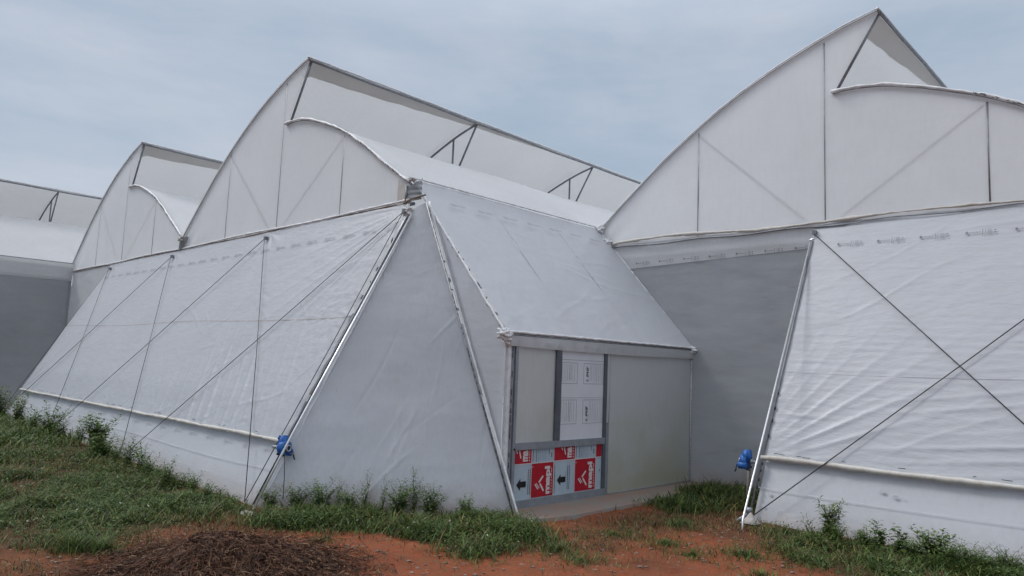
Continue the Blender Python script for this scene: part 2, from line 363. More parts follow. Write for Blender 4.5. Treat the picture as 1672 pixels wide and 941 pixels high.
# ------------------------------------------------------------------ ground
def ground_z(x, y):
    x = np.asarray(x, float); y = np.asarray(y, float)
    s = np.clip((-x-1)/5, 0, 1); s = s*s*(3-2*s)
    f = np.clip((-1.7-y)/.6, 0, 1)
    near = np.clip(1-np.hypot(x-2, y+2)/25, 0, 1)
    z = .14*s*f + near*.05*(fbm(x*.9, y*.9)-.47)*np.clip(1-np.abs(y-0)*0, 0, 1)
    d = np.hypot((x-2.15)/1.0, (y+3.5)/1.0)
    return z-.01
def in_poly(x, y, poly):
    c = np.zeros(x.shape, bool); n = len(poly)
    for i in range(n):
        x0, y0 = poly[i]; x1, y1 = poly[(i+1) % n]
        k = ((y0 > y) != (y1 > y)) & (x < (x1-x0)*(y-y0)/((y1-y0) or 1e-9)+x0); c ^= k
    return c
LAWN = [(-17, -2.12), (-4, -2.12), (-.1, -2.14), (.15, -2.45), (.45, -2.9), (.8, -3.5), (.75, -4.1), (.55, -4.6), (-.8, -5.6), (-3, -8), (-17, -12), (-25, -9)]
STRIP = [(.45, -1.98), (1.2, -1.12), (2.15, -.24), (2.4, -.2), (3.07, -.55), (3.38, -1.05), (3.0, -1.42), (2.4, -1.58), (2.04, -1.62), (1.57, -1.86), (1.30, -2.4), (.8, -2.5)]
PORCHG = [(2.62, 2.2), (2.45, 3.2), (1.98, 4.32), (3.95, 4.32), (3.95, 3.3), (3.75, 2.9), (3.45, 2.6), (3.1, 2.0)]
RIGHTG = [(4.45, 2.22), (9.5, 2.22), (9.5, -1), (7, .4), (6.3, .6), (5.75, .55), (5.2, .85), (4.75, 1.5)]
DRY1 = [(-.2, -2.1), (.9, -1.7), (1.5, -2.3), (1.5, -2.9), (1.2, -3.6), (1.7, -4.4), (1.3, -5.3), (-.2, -5.6), (-.2, -4), (.3, -3.2)]
GREENFRONT = 0
DRY2 = [(2.9, .4), (3.0, 1.9), (3.3, 2.6), (3.9, 3.3), (4.3, 2.2), (5.4, 1.9), (4.7, .9), (4.2, 1.2), (3.9, .9), (3.6, .3), (4.1, -.6), (3.5, -1.2), (3.1, -.3)]
def cover(x, y, jit=.14):
    jx = x+(fbm(x*3.1, y*3.1)-.47)*jit*5; jy = y+(fbm(x*3.1+9, y*3.1+4)-.47)*jit*5
    g = in_poly(jx, jy, LAWN) | in_poly(jx, jy, STRIP) | in_poly(jx, jy, PORCHG) | in_poly(jx, jy, RIGHTG)
    d = (in_poly(jx, jy, DRY1) | in_poly(jx, jy, DRY2)) & ~g
    return g, d
def build_ground():
    def axis(lo, hi, step, far):
        a = list(np.arange(lo, hi+1e-6, step)); s = step
        left = []; q = lo
        while q > -far: s *= 1.5; q -= s; left.append(q)
        s = step; q = hi; right = []
        while q < far: s *= 1.5; q += s; right.append(q)
        return np.array(left[::-1]+a+right)
    xs = axis(-9, 9, .04, 900); ys = axis(-6, 5, .04, 900)
    x, y = np.meshgrid(xs, ys, indexing='ij'); z = ground_z(x, y) + (.030*(fbm(x*5, y*5, 3)-.44)+.010*(fbm(x*17, y*17, 2)-.37))*(np.hypot(x, y) < 14)
    nv = len(ys); i = np.arange(len(xs)-1)[:, None]*nv+np.arange(nv-1)[None]
    o = npmesh('ground', np.stack([x, y, z], -1).reshape(-1, 3), np.stack([i, i+nv, i+nv+1, i+1], -1).reshape(-1, 4), 'ground', kind='structure')
    g, d = cover(x, y)
    far = (np.hypot(x, y) > 20)
    c = np.where(g, .85, np.where(d, .42, .03)); c = np.where(far, .8, c)
    # soften
    for _ in range(2): c[1:-1, 1:-1] = (c[1:-1, 1:-1]*2+c[:-2, 1:-1]+c[2:, 1:-1]+c[1:-1, :-2]+c[1:-1, 2:])/6
    a = o.data.attributes.new('cover', 'FLOAT', 'POINT'); a.data.foreach_set('value', c.astype(np.float32).ravel())
build_ground()
b = MB()   # concrete threshold in front of the porch
V = []; F = []
pts = [(1.90, -.02), (2.50, -.02), (2.62, .6), (2.60, 1.6), (2.62, 2.4), (2.5, 3.3), (2.2, 4.33), (1.90, 4.33)]
n = len(pts); V = [(x, y, .022) for x, y in pts]+[(x+.03*(x > 2), y, -.06) for x, y in pts]
b.add(V, [tuple(range(n))]+[(i, n+i, n+(i+1) % n, (i+1) % n) for i in range(n)])
b.build('concrete_pavement', 'concrete', kind='structure')

# ------------------------------------------------------------------ print marks on film
def mark_logo(b, org, ux, uz, s=1.0):
    """arrow blob, a line of small type, bars, ringed box and two dots"""
    def q(x0, x1, z0, z1, sl=0):
        P = [org+ux*((x0+sl*z0)*s)+uz*(z0*s), org+ux*((x1+sl*z0)*s)+uz*(z0*s), org+ux*((x1+sl*z1)*s)+uz*(z1*s), org+ux*((x0+sl*z1)*s)+uz*(z1*s)]
        b.quad(*P)
    q(0, .03, -.008, .012); q(.008, .022, -.016, .02)
    for i in range(9): q(.036+i*.0125, .044+i*.0125, -.006, .006+.003*(i % 3))
    q(.158, .166, -.035, .035)
    for i in range(4): q(.185+.0*i, .191, -.034+i*.018, -.022+i*.018)
    for i in range(5): q(.206+i*.009, .210+i*.009, -.03+.006*abs(i-2), .03-.006*abs(i-2))
    q(.204, .25, .026, .031); q(.204, .25, -.031, -.026)
    q(.265, .287, .01, .024); q(.265, .287, -.022, -.006)
def mark_script(b, org, ux, uz, s=1.0, seed=0):
    r = random.Random(seed); x = 0
    P = []
    for i in range(46):
        t = i/45; big = .035 if t < .33 else .014
        P.append(org+ux*((t*.30+.010*math.sin(i*1.9))*s)+uz*((big*math.sin(i*1.55+.4)+.4*t*.02)*s))
    for i in range(45):
        a, c = P[i], P[i+1]; d = (c-a); nrm = Vector((d.x, d.y, d.z)).cross(ux.cross(uz)).normalized()*.0030*s
        b.quad(a-nrm, c-nrm, c+nrm, a+nrm)
SL = Vector((0, D, H)).normalized()      # up along the apron slope
ON = Vector((0, -H, D)).normalized()     # outward normal of the apron
def ap(x, z, Y=0, off=0.):               # point of the apron plane at height z
    return Vector((x, Y-D+D/H*z, z))+ON*off

# ------------------------------------------------------------------ aprons (rolled-down curtains)
def curtain_sheet(name, G, xa, xb, Y, z0, z1, wr, mat='curtain', off=.02, step=.024):
    nu = int((xb-xa)/step); nv = int((z1-z0)/H*4.46/step)
    def fn(u, v):
        x = xa+(xb-xa)*u; z = z0+(z1-z0)*v; d = wr(x, z)+off
        return np.stack([x, Y-D+D/H*z+ON.y*d, z+ON.z*d], -1)
    return grid(name, mat, G, fn, nu, nv)
def ridge(t): return 1-np.abs(np.sin(t))           # sharp crest folds
def folds(ph, expo, seed):
    """crests with one height per fold, constant along its run"""
    k = np.floor(ph/PI+.5).astype(int); return (1-np.abs(np.sin(ph)))**expo*(.25+1.1*_tab[(k+seed) % 64, seed % 64])
def creases(x, y, box, n, seed, amp=.006, w=.013, lmax=1.1, slope=None):
    """short sharp wrinkles scattered over a sheet"""
    r = np.random.default_rng(seed); d = 0*x
    for i in range(n):
        cx, cy = r.uniform(box[0], box[1]), r.uniform(box[2], box[3]); a = r.uniform(0, PI) if slope is None else r.normal(slope, .35); L = r.uniform(.15, lmax)
        u = (x-cx)*math.cos(a)+(y-cy)*math.sin(a); v = -(x-cx)*math.sin(a)+(y-cy)*math.cos(a)+.04*np.sin(u*3+i)
        d = d+amp*r.uniform(-.6, 1)*np.exp(-(v/w)**2)*np.exp(-(u/L)**4)
    return d
def wr_centre(x, z):
    zz = z-.7
    # long folds rising from the hem near the right end, leaning left
    env = np.exp(-((x+2.4)/1.9)**2)*np.clip(1-zz/1.7, 0, 1)**1.1
    d = .040*env*folds((x+.50*zz+.10*fbm(x*.6, z*.8))*11, 3, 5)
    env2 = np.exp(-((x+.9)/1.0)**2)*np.clip(1-zz/1.2, 0, 1)
    d = d+.016*env2*folds((x+.12*zz+.05*fbm(x, z))*24, 2, 9)
    for tx in (-12.25, -8.21, -3.98):
        r = np.hypot(x-tx, z-3.85); a = np.arctan2(z-3.9, x-tx); d = d+.010*np.exp(-r/.35)*np.sin(a*11)
    r = np.hypot(x-.1, z-3.85); a = np.arctan2(3.9-z, .15-x); d = d+.018*np.exp(-r/1.6)*folds(a*26+1.2*fbm(x*.8, z*.8), 2, 13)
    r = np.hypot(x+12.6, z-.7); a = np.arctan2(z-.6, x+12.8); d = d+.020*np.exp(-r/1.0)*folds(a*12, 2, 3)
    e = np.exp((x-.05)/.9)*np.clip(1-np.abs(z-2)/1.9, 0, 1)
    d = d+.012*e*(fbm(x*6, z*12)-.45)*2
    ef = np.exp((x+.1)/.2); d = d+.008*ef*ridge(z*9+3*fbm(x*2, z*2))
    d = d+creases(x, z, (-12.5, 0, .8, 3.9), 60, 11, .007, .016, .9)+creases(x, z, (-5, 0, .8, 3.0), 60, 12, .008, .014, .35)
    return d+.030*(fbm(x*.55+3, z*.8)-.47)
def wr_right(x, z):
    X = x-3.95
    a = np.arctan2(z-.5, X+.35); r = np.hypot(X, z-.6)
    d = .019*folds(a*24+1.0*fbm(x*.6, z*.8), 2.6, 21)*np.exp(-((a-.60)/.40)**2)*np.clip((r-.2)/.8, 0, 1)*np.exp(-np.clip(r-1.0, 0, 9)/.9)
    ph = (z-.05*X+.07*np.sin(X*1.1+.6)+.16*fbm(x*.35, z*1.1))*22
    d = d+.018*folds(ph, 2.6, 31)*np.clip((X-.8)/1.6, 0, 1)*np.exp(-((z-1.2)/.5)**2)
    d = d+.004*folds((z+.03*X+.12*fbm(x*.5+5, z*1.5))*36, 2, 41)*np.exp(-((z-1.9)/.8)**2)*(.3+fbm(x, z*2))
    d = d+.020*folds((z-.07*X)*15+.8*fbm(x, z), 2.5, 51)*np.clip((z-3.45)/.5, 0, 1)*np.clip((X-1)/1, 0, 1)
    ef = np.exp(-X/.16); d = d+.008*ef*ridge(z*8+3*fbm(x*2, z*2))
    d = d+creases(x, z, (4, 8, .8, 3.9), 50, 14, .006, .016, .8, 0)
    return d+.026*(fbm(x*.55+8, z*.9)-.47)+.0*x
def apron(G, xa, xb, Y, wr, seams, script, zlo, low_to):
    curtain_sheet('front_curtain', G, xa, xb, Y, .68, H-.01, wr)
    # fixed skirt film behind the curtain, down to the ground
    curtain_sheet('skirt_film', G, xa+.02, xb, Y, -.03, 1.2, lambda x, z: .012*(fbm(x*.8, z*2)-.47)+.004*np.sin(z*9), 'skirt', off=-.035, step=.06)
    curtain_sheet('buried_skirt', G, xa+.3, xb, Y, -.04, low_to, lambda x, z: .006*(fbm(x*2, z*3)-.47)+0*x, 'skirt_low', off=-.018, step=.06)
    # film-wrapped hem pipe
    n = int((xb-xa)/.12); b = MB()
    b.tube([ap(xa-.02+(xb-xa+.04)*i/n, .70+.004*math.sin(i*.35)+random.uniform(-.004, .004), Y, .035) for i in range(n+1)], [(.024 if script else .031)+.004*math.sin(i*.8)+random.uniform(-.003, .003) for i in range(n+1)], 10)
    b.build('hem_pipe', 'wrap', G)
    b = MB()
    for i in range(int((xb-xa)*3)):
        x = random.uniform(xa, xb-.15); b.tube([ap(x, .745+random.uniform(-.004, .012), Y, .055), ap(x+random.uniform(.03, .10), .745+random.uniform(-.004, .012), Y, .055)], .0035, 4)
    b.build('hem_clips', 'black', G)
    for z, nm, mt, dep in seams:
        b = MB(); m = 60
        for i in range(m):
            x0 = xa+(xb-xa)*i/m; x1 = xa+(xb-xa)*(i+1)/m; w = .005 if mt == 'seam' else .004
            fo = (lambda x: float(wr(np.array(x), np.array(z)))+.024) if dep else (lambda x: -.008)
            zz0 = z+.02*math.sin(x0*.9); zz1 = z+.02*math.sin(x1*.9)
            b.quad(ap(x0, zz0-w, Y, fo(x0)), ap(x1, zz1-w, Y, fo(x1)), ap(x1, zz1+w, Y, fo(x1)), ap(x0, zz0+w, Y, fo(x0)))
        b.build(nm, mt, G)
    b = MB(); x = xa+.38; i = 0
    while x < xb-.4:
        zm = 3.58 if not script else 3.55; o_ = ap(x, zm, Y, .038+max(float(wr(np.array(x+q), np.array(zm+e))) for q in (0, .1, .2, .3) for e in (-.04, 0, .04)))
        if script: mark_script(b, o_, Vector((1, 0, 0)), SL, 1.0, i)
        else: mark_logo(b, o_, Vector((1, 0, 0)), SL, 1.15)
        x += .52; i += 1
    b.build('printed_marks', 'ink', G)
def cable_set(G, tops, feet, Y, pairs):
    for i, j in pairs:
        t = ap(tops[i], 3.765, Y, .075); f = ap(feet[j], .0, Y, .075)
        m = t.lerp(f, .5)-ON*.012
        tube_part('brace_cable', [t, m, f], .0052 if Y == 0 else .0068, 'cable', G, 6)
    for x in tops:
        b = MB(); p = ap(x, 3.79, Y, .06); b.box(p.x-.025, p.x+.025, p.y-.03, p.y+.04, p.z-.03, p.z+.03); b.build('cable_hook', 'darksteel', G)

# ================================================================== greenhouses
GRP = 'sawtooth film greenhouses joined side by side'
GC = thing('greenhouse', 'white film greenhouse with two sawtooth gables and grey corner panel, left of the door', 'greenhouse', GRP)
GR = thing('greenhouse', 'right-hand white greenhouse with the tallest gable and one black cable cross', 'greenhouse', GRP)
GL = thing('greenhouse', 'greenhouse cut by the left picture edge, seen side-on with a dark side wall', 'greenhouse', GRP)
YE = 26.
build_bay(GC, -16, 0, YE, strip=(.50, 7)); build_bay(GC, -8, 0, YE, strip=(.36, 6.5))
build_bay(GR, 0, Y2, YE, strip=(.30, 4.5)); build_bay(GR, 8, Y2, YE, strip=(.5, 4))
build_bay(GL, -24, -7.95, YE, strip=(.2, 3), gable=True)

# long walls and rear gables that close the volumes
def plain(name, G, P, mat, nu=2, nv=2, amp=0, **kw):
    a, b_, c, d = [np.array(p, float) for p in P]
    nrm = np.cross(b_-a, d-a); nrm = nrm/np.linalg.norm(nrm)
    lu = np.linalg.norm(b_-a); lv = np.linalg.norm(d-a)
    def fn(u, v):
        u = u[..., None]; v = v[..., None]
        p = a*(1-u)*(1-v)+b_*u*(1-v)+c*u*v+d*(1-u)*v
        if amp: p = p+nrm*amp*((fbm(u*lu*1.2, v*lv*4)-.47)*2+.4*(fbm(u*lu*4, v*lv*12)-.47))
        return p
    return grid(name, mat, G, fn, nu, nv, **kw)
plain('rear_wall', GC, [(-16, YE, 0), (0, YE, 0), (0, YE, 6.6), (-16, YE, 6.6)], 'gable')
plain('rear_wall', GR, [(0, YE, 0), (16, YE, 0), (16, YE, 6.6), (0, YE, 6.6)], 'gable')
plain('rear_wall', GL, [(-24, YE, 0), (-16, YE, 0), (-16, YE, 6.6), (-24, YE, 6.6)], 'gable')
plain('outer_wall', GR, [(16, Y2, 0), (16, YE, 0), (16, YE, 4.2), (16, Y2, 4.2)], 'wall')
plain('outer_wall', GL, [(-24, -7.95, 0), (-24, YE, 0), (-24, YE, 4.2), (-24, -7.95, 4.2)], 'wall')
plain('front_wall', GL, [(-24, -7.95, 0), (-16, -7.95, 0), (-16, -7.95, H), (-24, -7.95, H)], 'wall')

for nm, P in (('floor', [(-15.9, -1.6, .012), (-.1, -1.6, .012), (-.1, YE, .012), (-15.9, YE, .012)]), ('floor', [(.1, Y2+.05, .012), (15.9, Y2+.05, .012), (15.9, YE, .012), (.1, YE, .012)]),
              ('floor', [(-23.9, -7.9, .016), (-16.05, -7.9, .016), (-16.05, YE, .016), (-23.9, YE, .016)])):
    bm_ = MB(); bm_.quad(*P); bm_.build(nm, 'bounce_sheet', kind='structure')  # unseen floor, added to keep the light inside bright and neutral
# --- left greenhouse: side wall facing right
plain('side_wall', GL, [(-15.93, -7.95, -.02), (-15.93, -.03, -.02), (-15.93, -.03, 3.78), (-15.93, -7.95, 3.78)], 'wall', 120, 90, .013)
plain('side_flap', GL, [(-15.91, -7.95, 3.66), (-15.91, -.03, 3.70), (-15.86, -.03, 4.20), (-15.86, -7.95, 4.20)], 'flap', 90, 10, .02)
for y in (-7.9, -4, -.05):
    tube_part('wall_post', [(-15.97, y, -.1), (-15.97, y, 4.2)], .032, 'steel', GL)

# --- centre greenhouse front
tube_part('chord_edge', [(x, -.02+.006*math.sin(x*3), H+.012+.014*math.sin(x*1.3+2)*math.sin(x*.39)) for x in np.linspace(-15.95, -.02, 90)], [random.uniform(.007, .011) for _ in range(90)], 'rust', GC, 6)
tube_part('chord_film_roll', [(x, -.03, H+.035+.012*math.sin(x*1.3+2)) for x in np.linspace(-15.95, -.02, 120)], [random.uniform(.010, .022) for _ in range(120)], 'tailfilm', GC, 6)
plain('front_wall', GC, [(-15.9, -.012, -.02), (-12.1, -.012, -.02), (-12.1, -.012, H-.02), (-15.9, -.012, H-.02)], 'flap', 60, 60, .02)
apron(GC, -12.62, .02, 0, wr_centre, [(2.27, 'curtain_seam', 'seam', True), (.40, 'skirt_seam', 'seamfaint', False)], True, .68, .20)
# left end of the curtain tapers back to the wall
b = MB(); b.add([(-12.6, -.02, H-.2), (-12.62, -D, -.02), (-12.6, -.02, -.02)], [(0, 1, 2)]); b.build('apron_end_film', 'flap', GC)
cable_set(GC, [-12.25, -8.21, -3.98, .03], [-12.75, -8.5, -4.3, -.06], 0, [(0, 0), (0, 1), (1, 0), (1, 2), (2, 1), (2, 3), (3, 2), (3, 3)])
# faint text on the skirt
b = MB()
for i in range(14): mark_script(b, ap(-7.2+i*.56, .60, 0, -.005), Vector((1, 0, 0)), SL, .8, i)
b.build('skirt_marks', 'inkfaint', GC)
# corner panel (chamfer between the front apron and the side)
def corner(u, v):
    a0 = np.array((.05, -.09, 3.83)); a1 = np.array((.33, -.01, 3.93)); b0 = np.array((.09, -D-.0, -.04)); b1 = np.array((2.29, -.01, -.04))
    u = u[..., None]; v = v[..., None]
    p = (a0*(1-u)+a1*u)*v+(b0*(1-u)+b1*u)*(1-v)
    n = np.array((.75, -.8, .25)); x = u[..., 0]*2.9*(1-v[..., 0])+.1; z = v[..., 0]*4
    d = .04*(fbm(x*.6, z*.8)-.47)+.006*(fbm(x*3, z*6)-.47)+.010*ridge(x*9+fbm(x, z)*3)*np.exp(-((v[..., 0]-1)/.16)**2) + .02*np.sin(u[..., 0]*PI)*np.sin(v[..., 0]*PI)*-2.2 + creases(x, z, (.2, 3, .1, 3.8), 40, 33, .008, .02, .9, 1.5)
    return p+n*d[..., None]
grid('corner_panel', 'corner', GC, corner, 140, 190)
# pleated film closing the gutter end over the corner
def pleat(u, v):
    x = -.11+.36*u; z = H+.02+v*(.20+.10*u); y = -.03+.006*np.sin(z*85+u*3)*(.4+.6*u)
    return np.stack([x, y, z], -1)
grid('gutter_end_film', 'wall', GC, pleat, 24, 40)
tube_part('corner_post', [(-.10, -.03, H), (-.10, -.03, 4.22)], .022, 'darksteel', GC)
plain('corner_post_film', GC, [(-.30, -.035, H), (-.12, -.035, H), (-.12, -.035, 4.20), (-.30, -.035, 4.36)], 'wrap', 4, 10, .01)
tube_part('corner_rope', [(-.13, -.05, H+.0), (.05, -.06, H+.04), (.36, -.05, H+.06)], .012, 'rust', GC)
# seam profile down the right edge of the corner panel
s0, s1 = (.37, -.04, 3.92), (2.29, -.05, -.02)
tube_part('corner_profile', [s0, s1], .012, 'steel', GC)
tube_part('corner_film_edge', [(s0[0]+(s1[0]-s0[0])*t+.055, -.03, s0[2]+(s1[2]-s0[2])*t) for t in np.linspace(0, 1, 50)], [random.uniform(.010, .018) for _ in range(50)], 'tailfilm', GC, 6)
dashes('corner_clips', s0, s1, GC, n=46, r=.006, off=(.028, -.02, 0), L=.7)
tube_part('corner_strut', [(.10, -.14, 3.74), (.02, -2.05, .02)], .014, 'steel', GC)
tube_part('curtain_guide_pipe', [(.17, -.12, 3.76), (.24, -1.75, .82), (.32, -2.22, .0)], .0145, 'bright', GC)
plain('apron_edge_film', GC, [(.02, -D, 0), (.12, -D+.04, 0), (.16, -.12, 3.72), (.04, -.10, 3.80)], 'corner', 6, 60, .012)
tube_part('edge_cable', [(.13, -.16, 3.74), (.12, -2.12, .03)], .006, 'cable', GC, 6)
for i, (p, s) in enumerate([((.06, -.10, 3.84), .10), ((.12, -.13, 3.74), .07)]):
    pass

# --- lumps of tied film
def lump(name, G, p, s, mat='tailfilm', seed=1):
    bm = bmesh.new(); bmesh.ops.create_icosphere(bm, subdivisions=4, radius=1)
    for v in bm.verts:
        q = v.co; k = 1+.38*math.sin(q.x*5+seed)*math.sin(q.z*6+seed*2)+.18*math.sin(q.y*13+q.x*9+seed*3)
        v.co = Vector((q.x*s[0]*k, q.y*s[1]*k, q.z*s[2]*k))+Vector(p)
    me = bpy.data.meshes.new(name); bm.to_mesh(me); bm.free(); me.polygons.foreach_set('use_smooth', [True]*len(me.polygons))
    return link(name, me, mat, G)
lump('bunched_film', GC, (.05, -.11, 3.82), (.07, .04, .07), seed=1)
lump('bunched_film', GC, (.03, -.04, 4.30), (.05, .05, .03), seed=4)
lump('bunched_film', GC, (-8.03, -.05, 4.20), (.07, .05, .06), 'wrap', seed=7)
# valley pleats between the two gables
def vfold(u, v):
    x = -8.16+.5*u*(.45+.55*v); z = H+.01+v*.26; y = -.02-.03*np.abs(np.sin(u*17))*(1-.3*v)
    return np.stack([x, y, z], -1)
grid('valley_film', 'wall', GC, vfold, 40, 12)

# --- right greenhouse front
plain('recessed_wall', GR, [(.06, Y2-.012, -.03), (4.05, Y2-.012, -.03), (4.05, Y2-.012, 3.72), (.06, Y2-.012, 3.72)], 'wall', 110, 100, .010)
plain('wall_flap', GR, [(.12, Y2-.03, 3.50), (4.05, Y2-.03, 3.62), (4.05, Y2-.03, H), (.12, Y2-.03, H)], 'flap', 60, 10, .012)
b = MB()
for i in range(7): mark_logo(b, Vector((.85+i*.47, Y2-.05, 3.60+.005*i)), Vector((1, 0, 0)), Vector((0, 0, 1)), 1.0)
b.build('wall_marks', 'ink', GR)
n = 110
b = MB(); b.tube([(.25+7.7*i/n, Y2-.06-.01*math.sin(i*.4), H+.02+.02*math.sin(i*.11)+random.uniform(-.004, .004)+.03*(i < 40)*math.sin(i/40*PI)) for i in range(n+1)],
       [(.024 if i < 62 else .015)+.006*math.sin(i*.33)+random.uniform(-.005, .005) for i in range(n+1)], 10); b.build('chord_film_roll', 'wrap', GR)
tube_part('chord_edge', [(.25+7.7*i/n, Y2-.07, H-.045+.012*math.sin(i*.3)+.014*(i > 62)) for i in range(n+1)], [(.016 if i < 60 else .008) for i in range(n+1)], 'darksteel', GR, 6)  # dark strip drawn in as the shadow under the film roll
apron(GR, 3.97, 11.9, Y2, wr_right, [(1.79, 'curtain_seam', 'seamfaint', True), (.38, 'skirt_seam', 'seamfaint', False)], False, .68, .15)
cable_set(GR, [4.0, 8.0, 12.0], [4.0, 8.05, 12.0], Y2, [(0, 1), (1, 0), (1, 2), (2, 1)])
tube_part('curtain_guide_pipe', [(3.95, Y2-.16, 3.70), (4.16, 1.72, .10), (4.20, 1.63, .0)], .0125, 'bright', GR)
tube_part('edge_strut', [(3.985, Y2-.18, 3.70), (3.97, Y2-D-.06, -.02)], .013, 'darksteel', GR)
tube_part('guide_bracket', [(3.93, Y2-.17, 3.70), (4.03, Y2-.13, 3.74)], .020, 'bright', GR)
b = MB(); b.add([(4.0, Y2-.02, H-.2), (4.0, Y2-D+.03, -.02), (4.0, Y2-.02, -.02)], [(0, 1, 2)]); b.build('apron_end_film', 'wall', GR)
dashes('edge_clips', ap(3.995, 1.6, Y2, .05), ap(3.99, .05, Y2, .05), GR, n=18, r=.009, L=.5)
for i, (p, s) in enumerate([((.05, Y2-.08, 4.27), (.09, .06, .08)), ((.20, Y2-.09, 4.02), (.13, .07, .07)), ((.27, Y2-.10, 3.95), (.07, .05, .06))]): lump('bunched_film', GR, p, s, seed=i+9)
# anchor ironwork at the foot of the curtain corner
b = MB(); b.tube([(4.0, 2.24, .10), (3.86, 2.10, -.03)], .018, 6); b.tube([(4.02, 2.22, .11), (4.07, 2.12, -.02)], .012, 6); b.tube([(3.97, 2.2, .13), (4.03, 2.2, .13)], .03, 10)
b.build('anchor_iron', 'steel', GR)
# faded label print on the skirt
b = MB()
o_ = ap(5.35, .50, Y2, -.008); X_ = Vector((1, 0, 0))
def q4(b, o, x0, x1, z0, z1): b.quad(o+X_*x0+SL*z0, o+X_*x1+SL*z0, o+X_*x1+SL*z1, o+X_*x0+SL*z1)
q4(b, o_, 0, .05, 0, .035); q4(b, o_, .13, .20, -.03, -.018); q4(b, o_, .148, .182, -.042, -.006); q4(b, o_, .22, .26, -.03, -.02)
q4(b, ap(4.12, .30, Y2, -.008), 0, .035, 0, .035); q4(b, ap(4.08, .16, Y2, -.008), 0, .03, 0, .03)
b.build('skirt_marks', 'inkfaint', GR)

# ================================================================== entrance porch
EP = thing('entrance_porch', 'lean-to entrance porch with film roof, grey sliding door and red-and-white boards between the greenhouses', 'porch')
XP = 1.96
def proof(u, v):
    y = .02+v*(Y2-.05); x = .0+u*(XP+.05); z = 4.30-(4.30-2.13)*u - .05*np.sin(u*PI)*np.sin(v*PI) + .035*(fbm(x*1.1, y*1.1)-.47) + .006*ridge(y*7+x*2+fbm(x, y)*4)*np.exp(-(1-u)/.2) + .008*ridge(np.arctan2(y+.05, x+.1)*16)*np.exp(-np.hypot(x, y)/.7) - .012*u*np.sin(v*PI) + creases(u*2.9, v*4.3, (0, 2.9, 0, 4.3), 40, 31, .006, .035, .8)
    return np.stack([x, y, z], -1)
grid('porch_roof', 'porchroof', EP, proof, 130, 190)
for yy in (1.45, 2.9): tube_part('rafter', [(.05, yy, 4.20), (XP, yy, 2.09)], .02, 'steel', EP)
b = MB()
mz = Vector((-XP, 0, 4.30-2.13)).normalized()
for i in range(7):
    o_ = Vector((.335, .42+i*.535, 3.965)); p0 = o_+Vector((.02, 0, .012))
    mark_script(b, p0, Vector((0, 1, 0)), mz, 1.0, i)
b.build('printed_marks', 'ink', EP)
# side triangle of film
b = MB()
side = [(.04, 4.24), (XP, 2.13), (XP, .70), (.38, 3.90)]
def sidef(u, v):
    a = np.array(side[0]); b1 = np.array(side[1]); c = np.array(side[2]); d = np.array(side[3]); u = u[..., None]; v = v[..., None]
    p = a*(1-u)*(1-v)+b1*u*(1-v)+c*u*v+d*(1-u)*v
    return np.stack([p[..., 0], 0*p[..., 0]+.004+.012*(fbm(p[..., 0]*2, p[..., 1]*2)-.47), p[..., 1]], -1)
grid('side_film', 'porchroof', EP, sidef, 40, 20)
b = MB(); b.add([(XP+.02, .004, .70), (XP+.02, .004, -.02), (2.27, .004, -.02)], [(0, 1, 2)]); b.build('side_skirt', 'porchroof', EP)
for nm, yy, rr in (('roof_edge_roll', -.01, .016), ('roof_edge_roll', Y2-.05, .018)):
    tube_part(nm, [(.0+XP*t, yy+random.uniform(-.006, .006), 4.31-2.17*t+random.uniform(-.006, .006)) for t in np.linspace(0, 1, 46)], [random.uniform(.6, 1.3)*rr for _ in range(46)], 'tailfilm', EP, 6)
dashes('roof_clips', (.2, Y2-.085, 4.09), (XP, Y2-.085, 2.14), EP, 'ink', n=40, r=.006, L=.5)
dashes('roof_clips', (.1, -.03, 4.18), (XP, -.03, 2.12), EP, 'ink', n=16, r=.006, L=.4)
tube_part('gutter_film_edge', [(.0+.02, y, 4.325) for y in np.linspace(.0, Y2, 60)], [random.uniform(.010, .018) for _ in range(60)], 'tailfilm', EP, 6)
tube_part('eave_pipe', [(XP+.03, .0, 2.10), (XP+.03, Y2-.02, 2.10)], .022, 'darksteel', EP)
tube_part('eave_film_roll', [(XP+.05, y, 2.135+random.uniform(-.004, .004)) for y in np.linspace(.0, Y2-.02, 90)], [random.uniform(.012, .02) for _ in range(90)], 'tailfilm', EP, 6)
def eflap(u, v):
    y = .06+u*(Y2-.1); z = 2.09-.125*v-.02*np.sin(u*PI)*v; x = XP+.058-.012*v+.010*(fbm(y*4, v*2)-.47)+.006*np.sin(y*23)*v
    return np.stack([x, y, z], -1)
grid('eave_flap', 'flap', EP, eflap, 120, 6)
lump('bunched_film', EP, (XP+.02, -.02, 2.10), (.06, .10, .07), seed=21)
lump('bunched_film', EP, (XP+.02, .03, 2.02), (.04, .05, .06), seed=22)
lump('bunched_film', EP, (XP+.05, Y2-.05, 2.10), (.05, .09, .055), seed=23)
def bx(name, parent, mat, x0, x1, y0, y1, z0, z1, bev=.004):
    bm = bmesh.new(); bmesh.ops.create_cube(bm, size=1)
    for v in bm.verts: v.co = Vector(((x0+x1)/2+v.co.x*(x1-x0), (y0+y1)/2+v.co.y*(y1-y0), (z0+z1)/2+v.co.z*(z1-z0)))
    if bev: bmesh.ops.bevel(bm, geom=bm.edges[:], offset=bev, segments=2, affect='EDGES')
    me = bpy.data.meshes.new(name); bm.to_mesh(me); bm.free(); return link(name, me, mat, parent)
bx('corner_post', EP, 'frame', XP-.05, XP+.01, .115, .175, .02, 2.09)
bx('corner_trim', EP, 'tailfilm', XP-.03, XP+.025, .05, .105, .02, 2.05)
dashes('post_clips', (XP+.035, .115, .3), (XP+.035, .115, 2.0), EP, n=16, r=.006, L=.9)
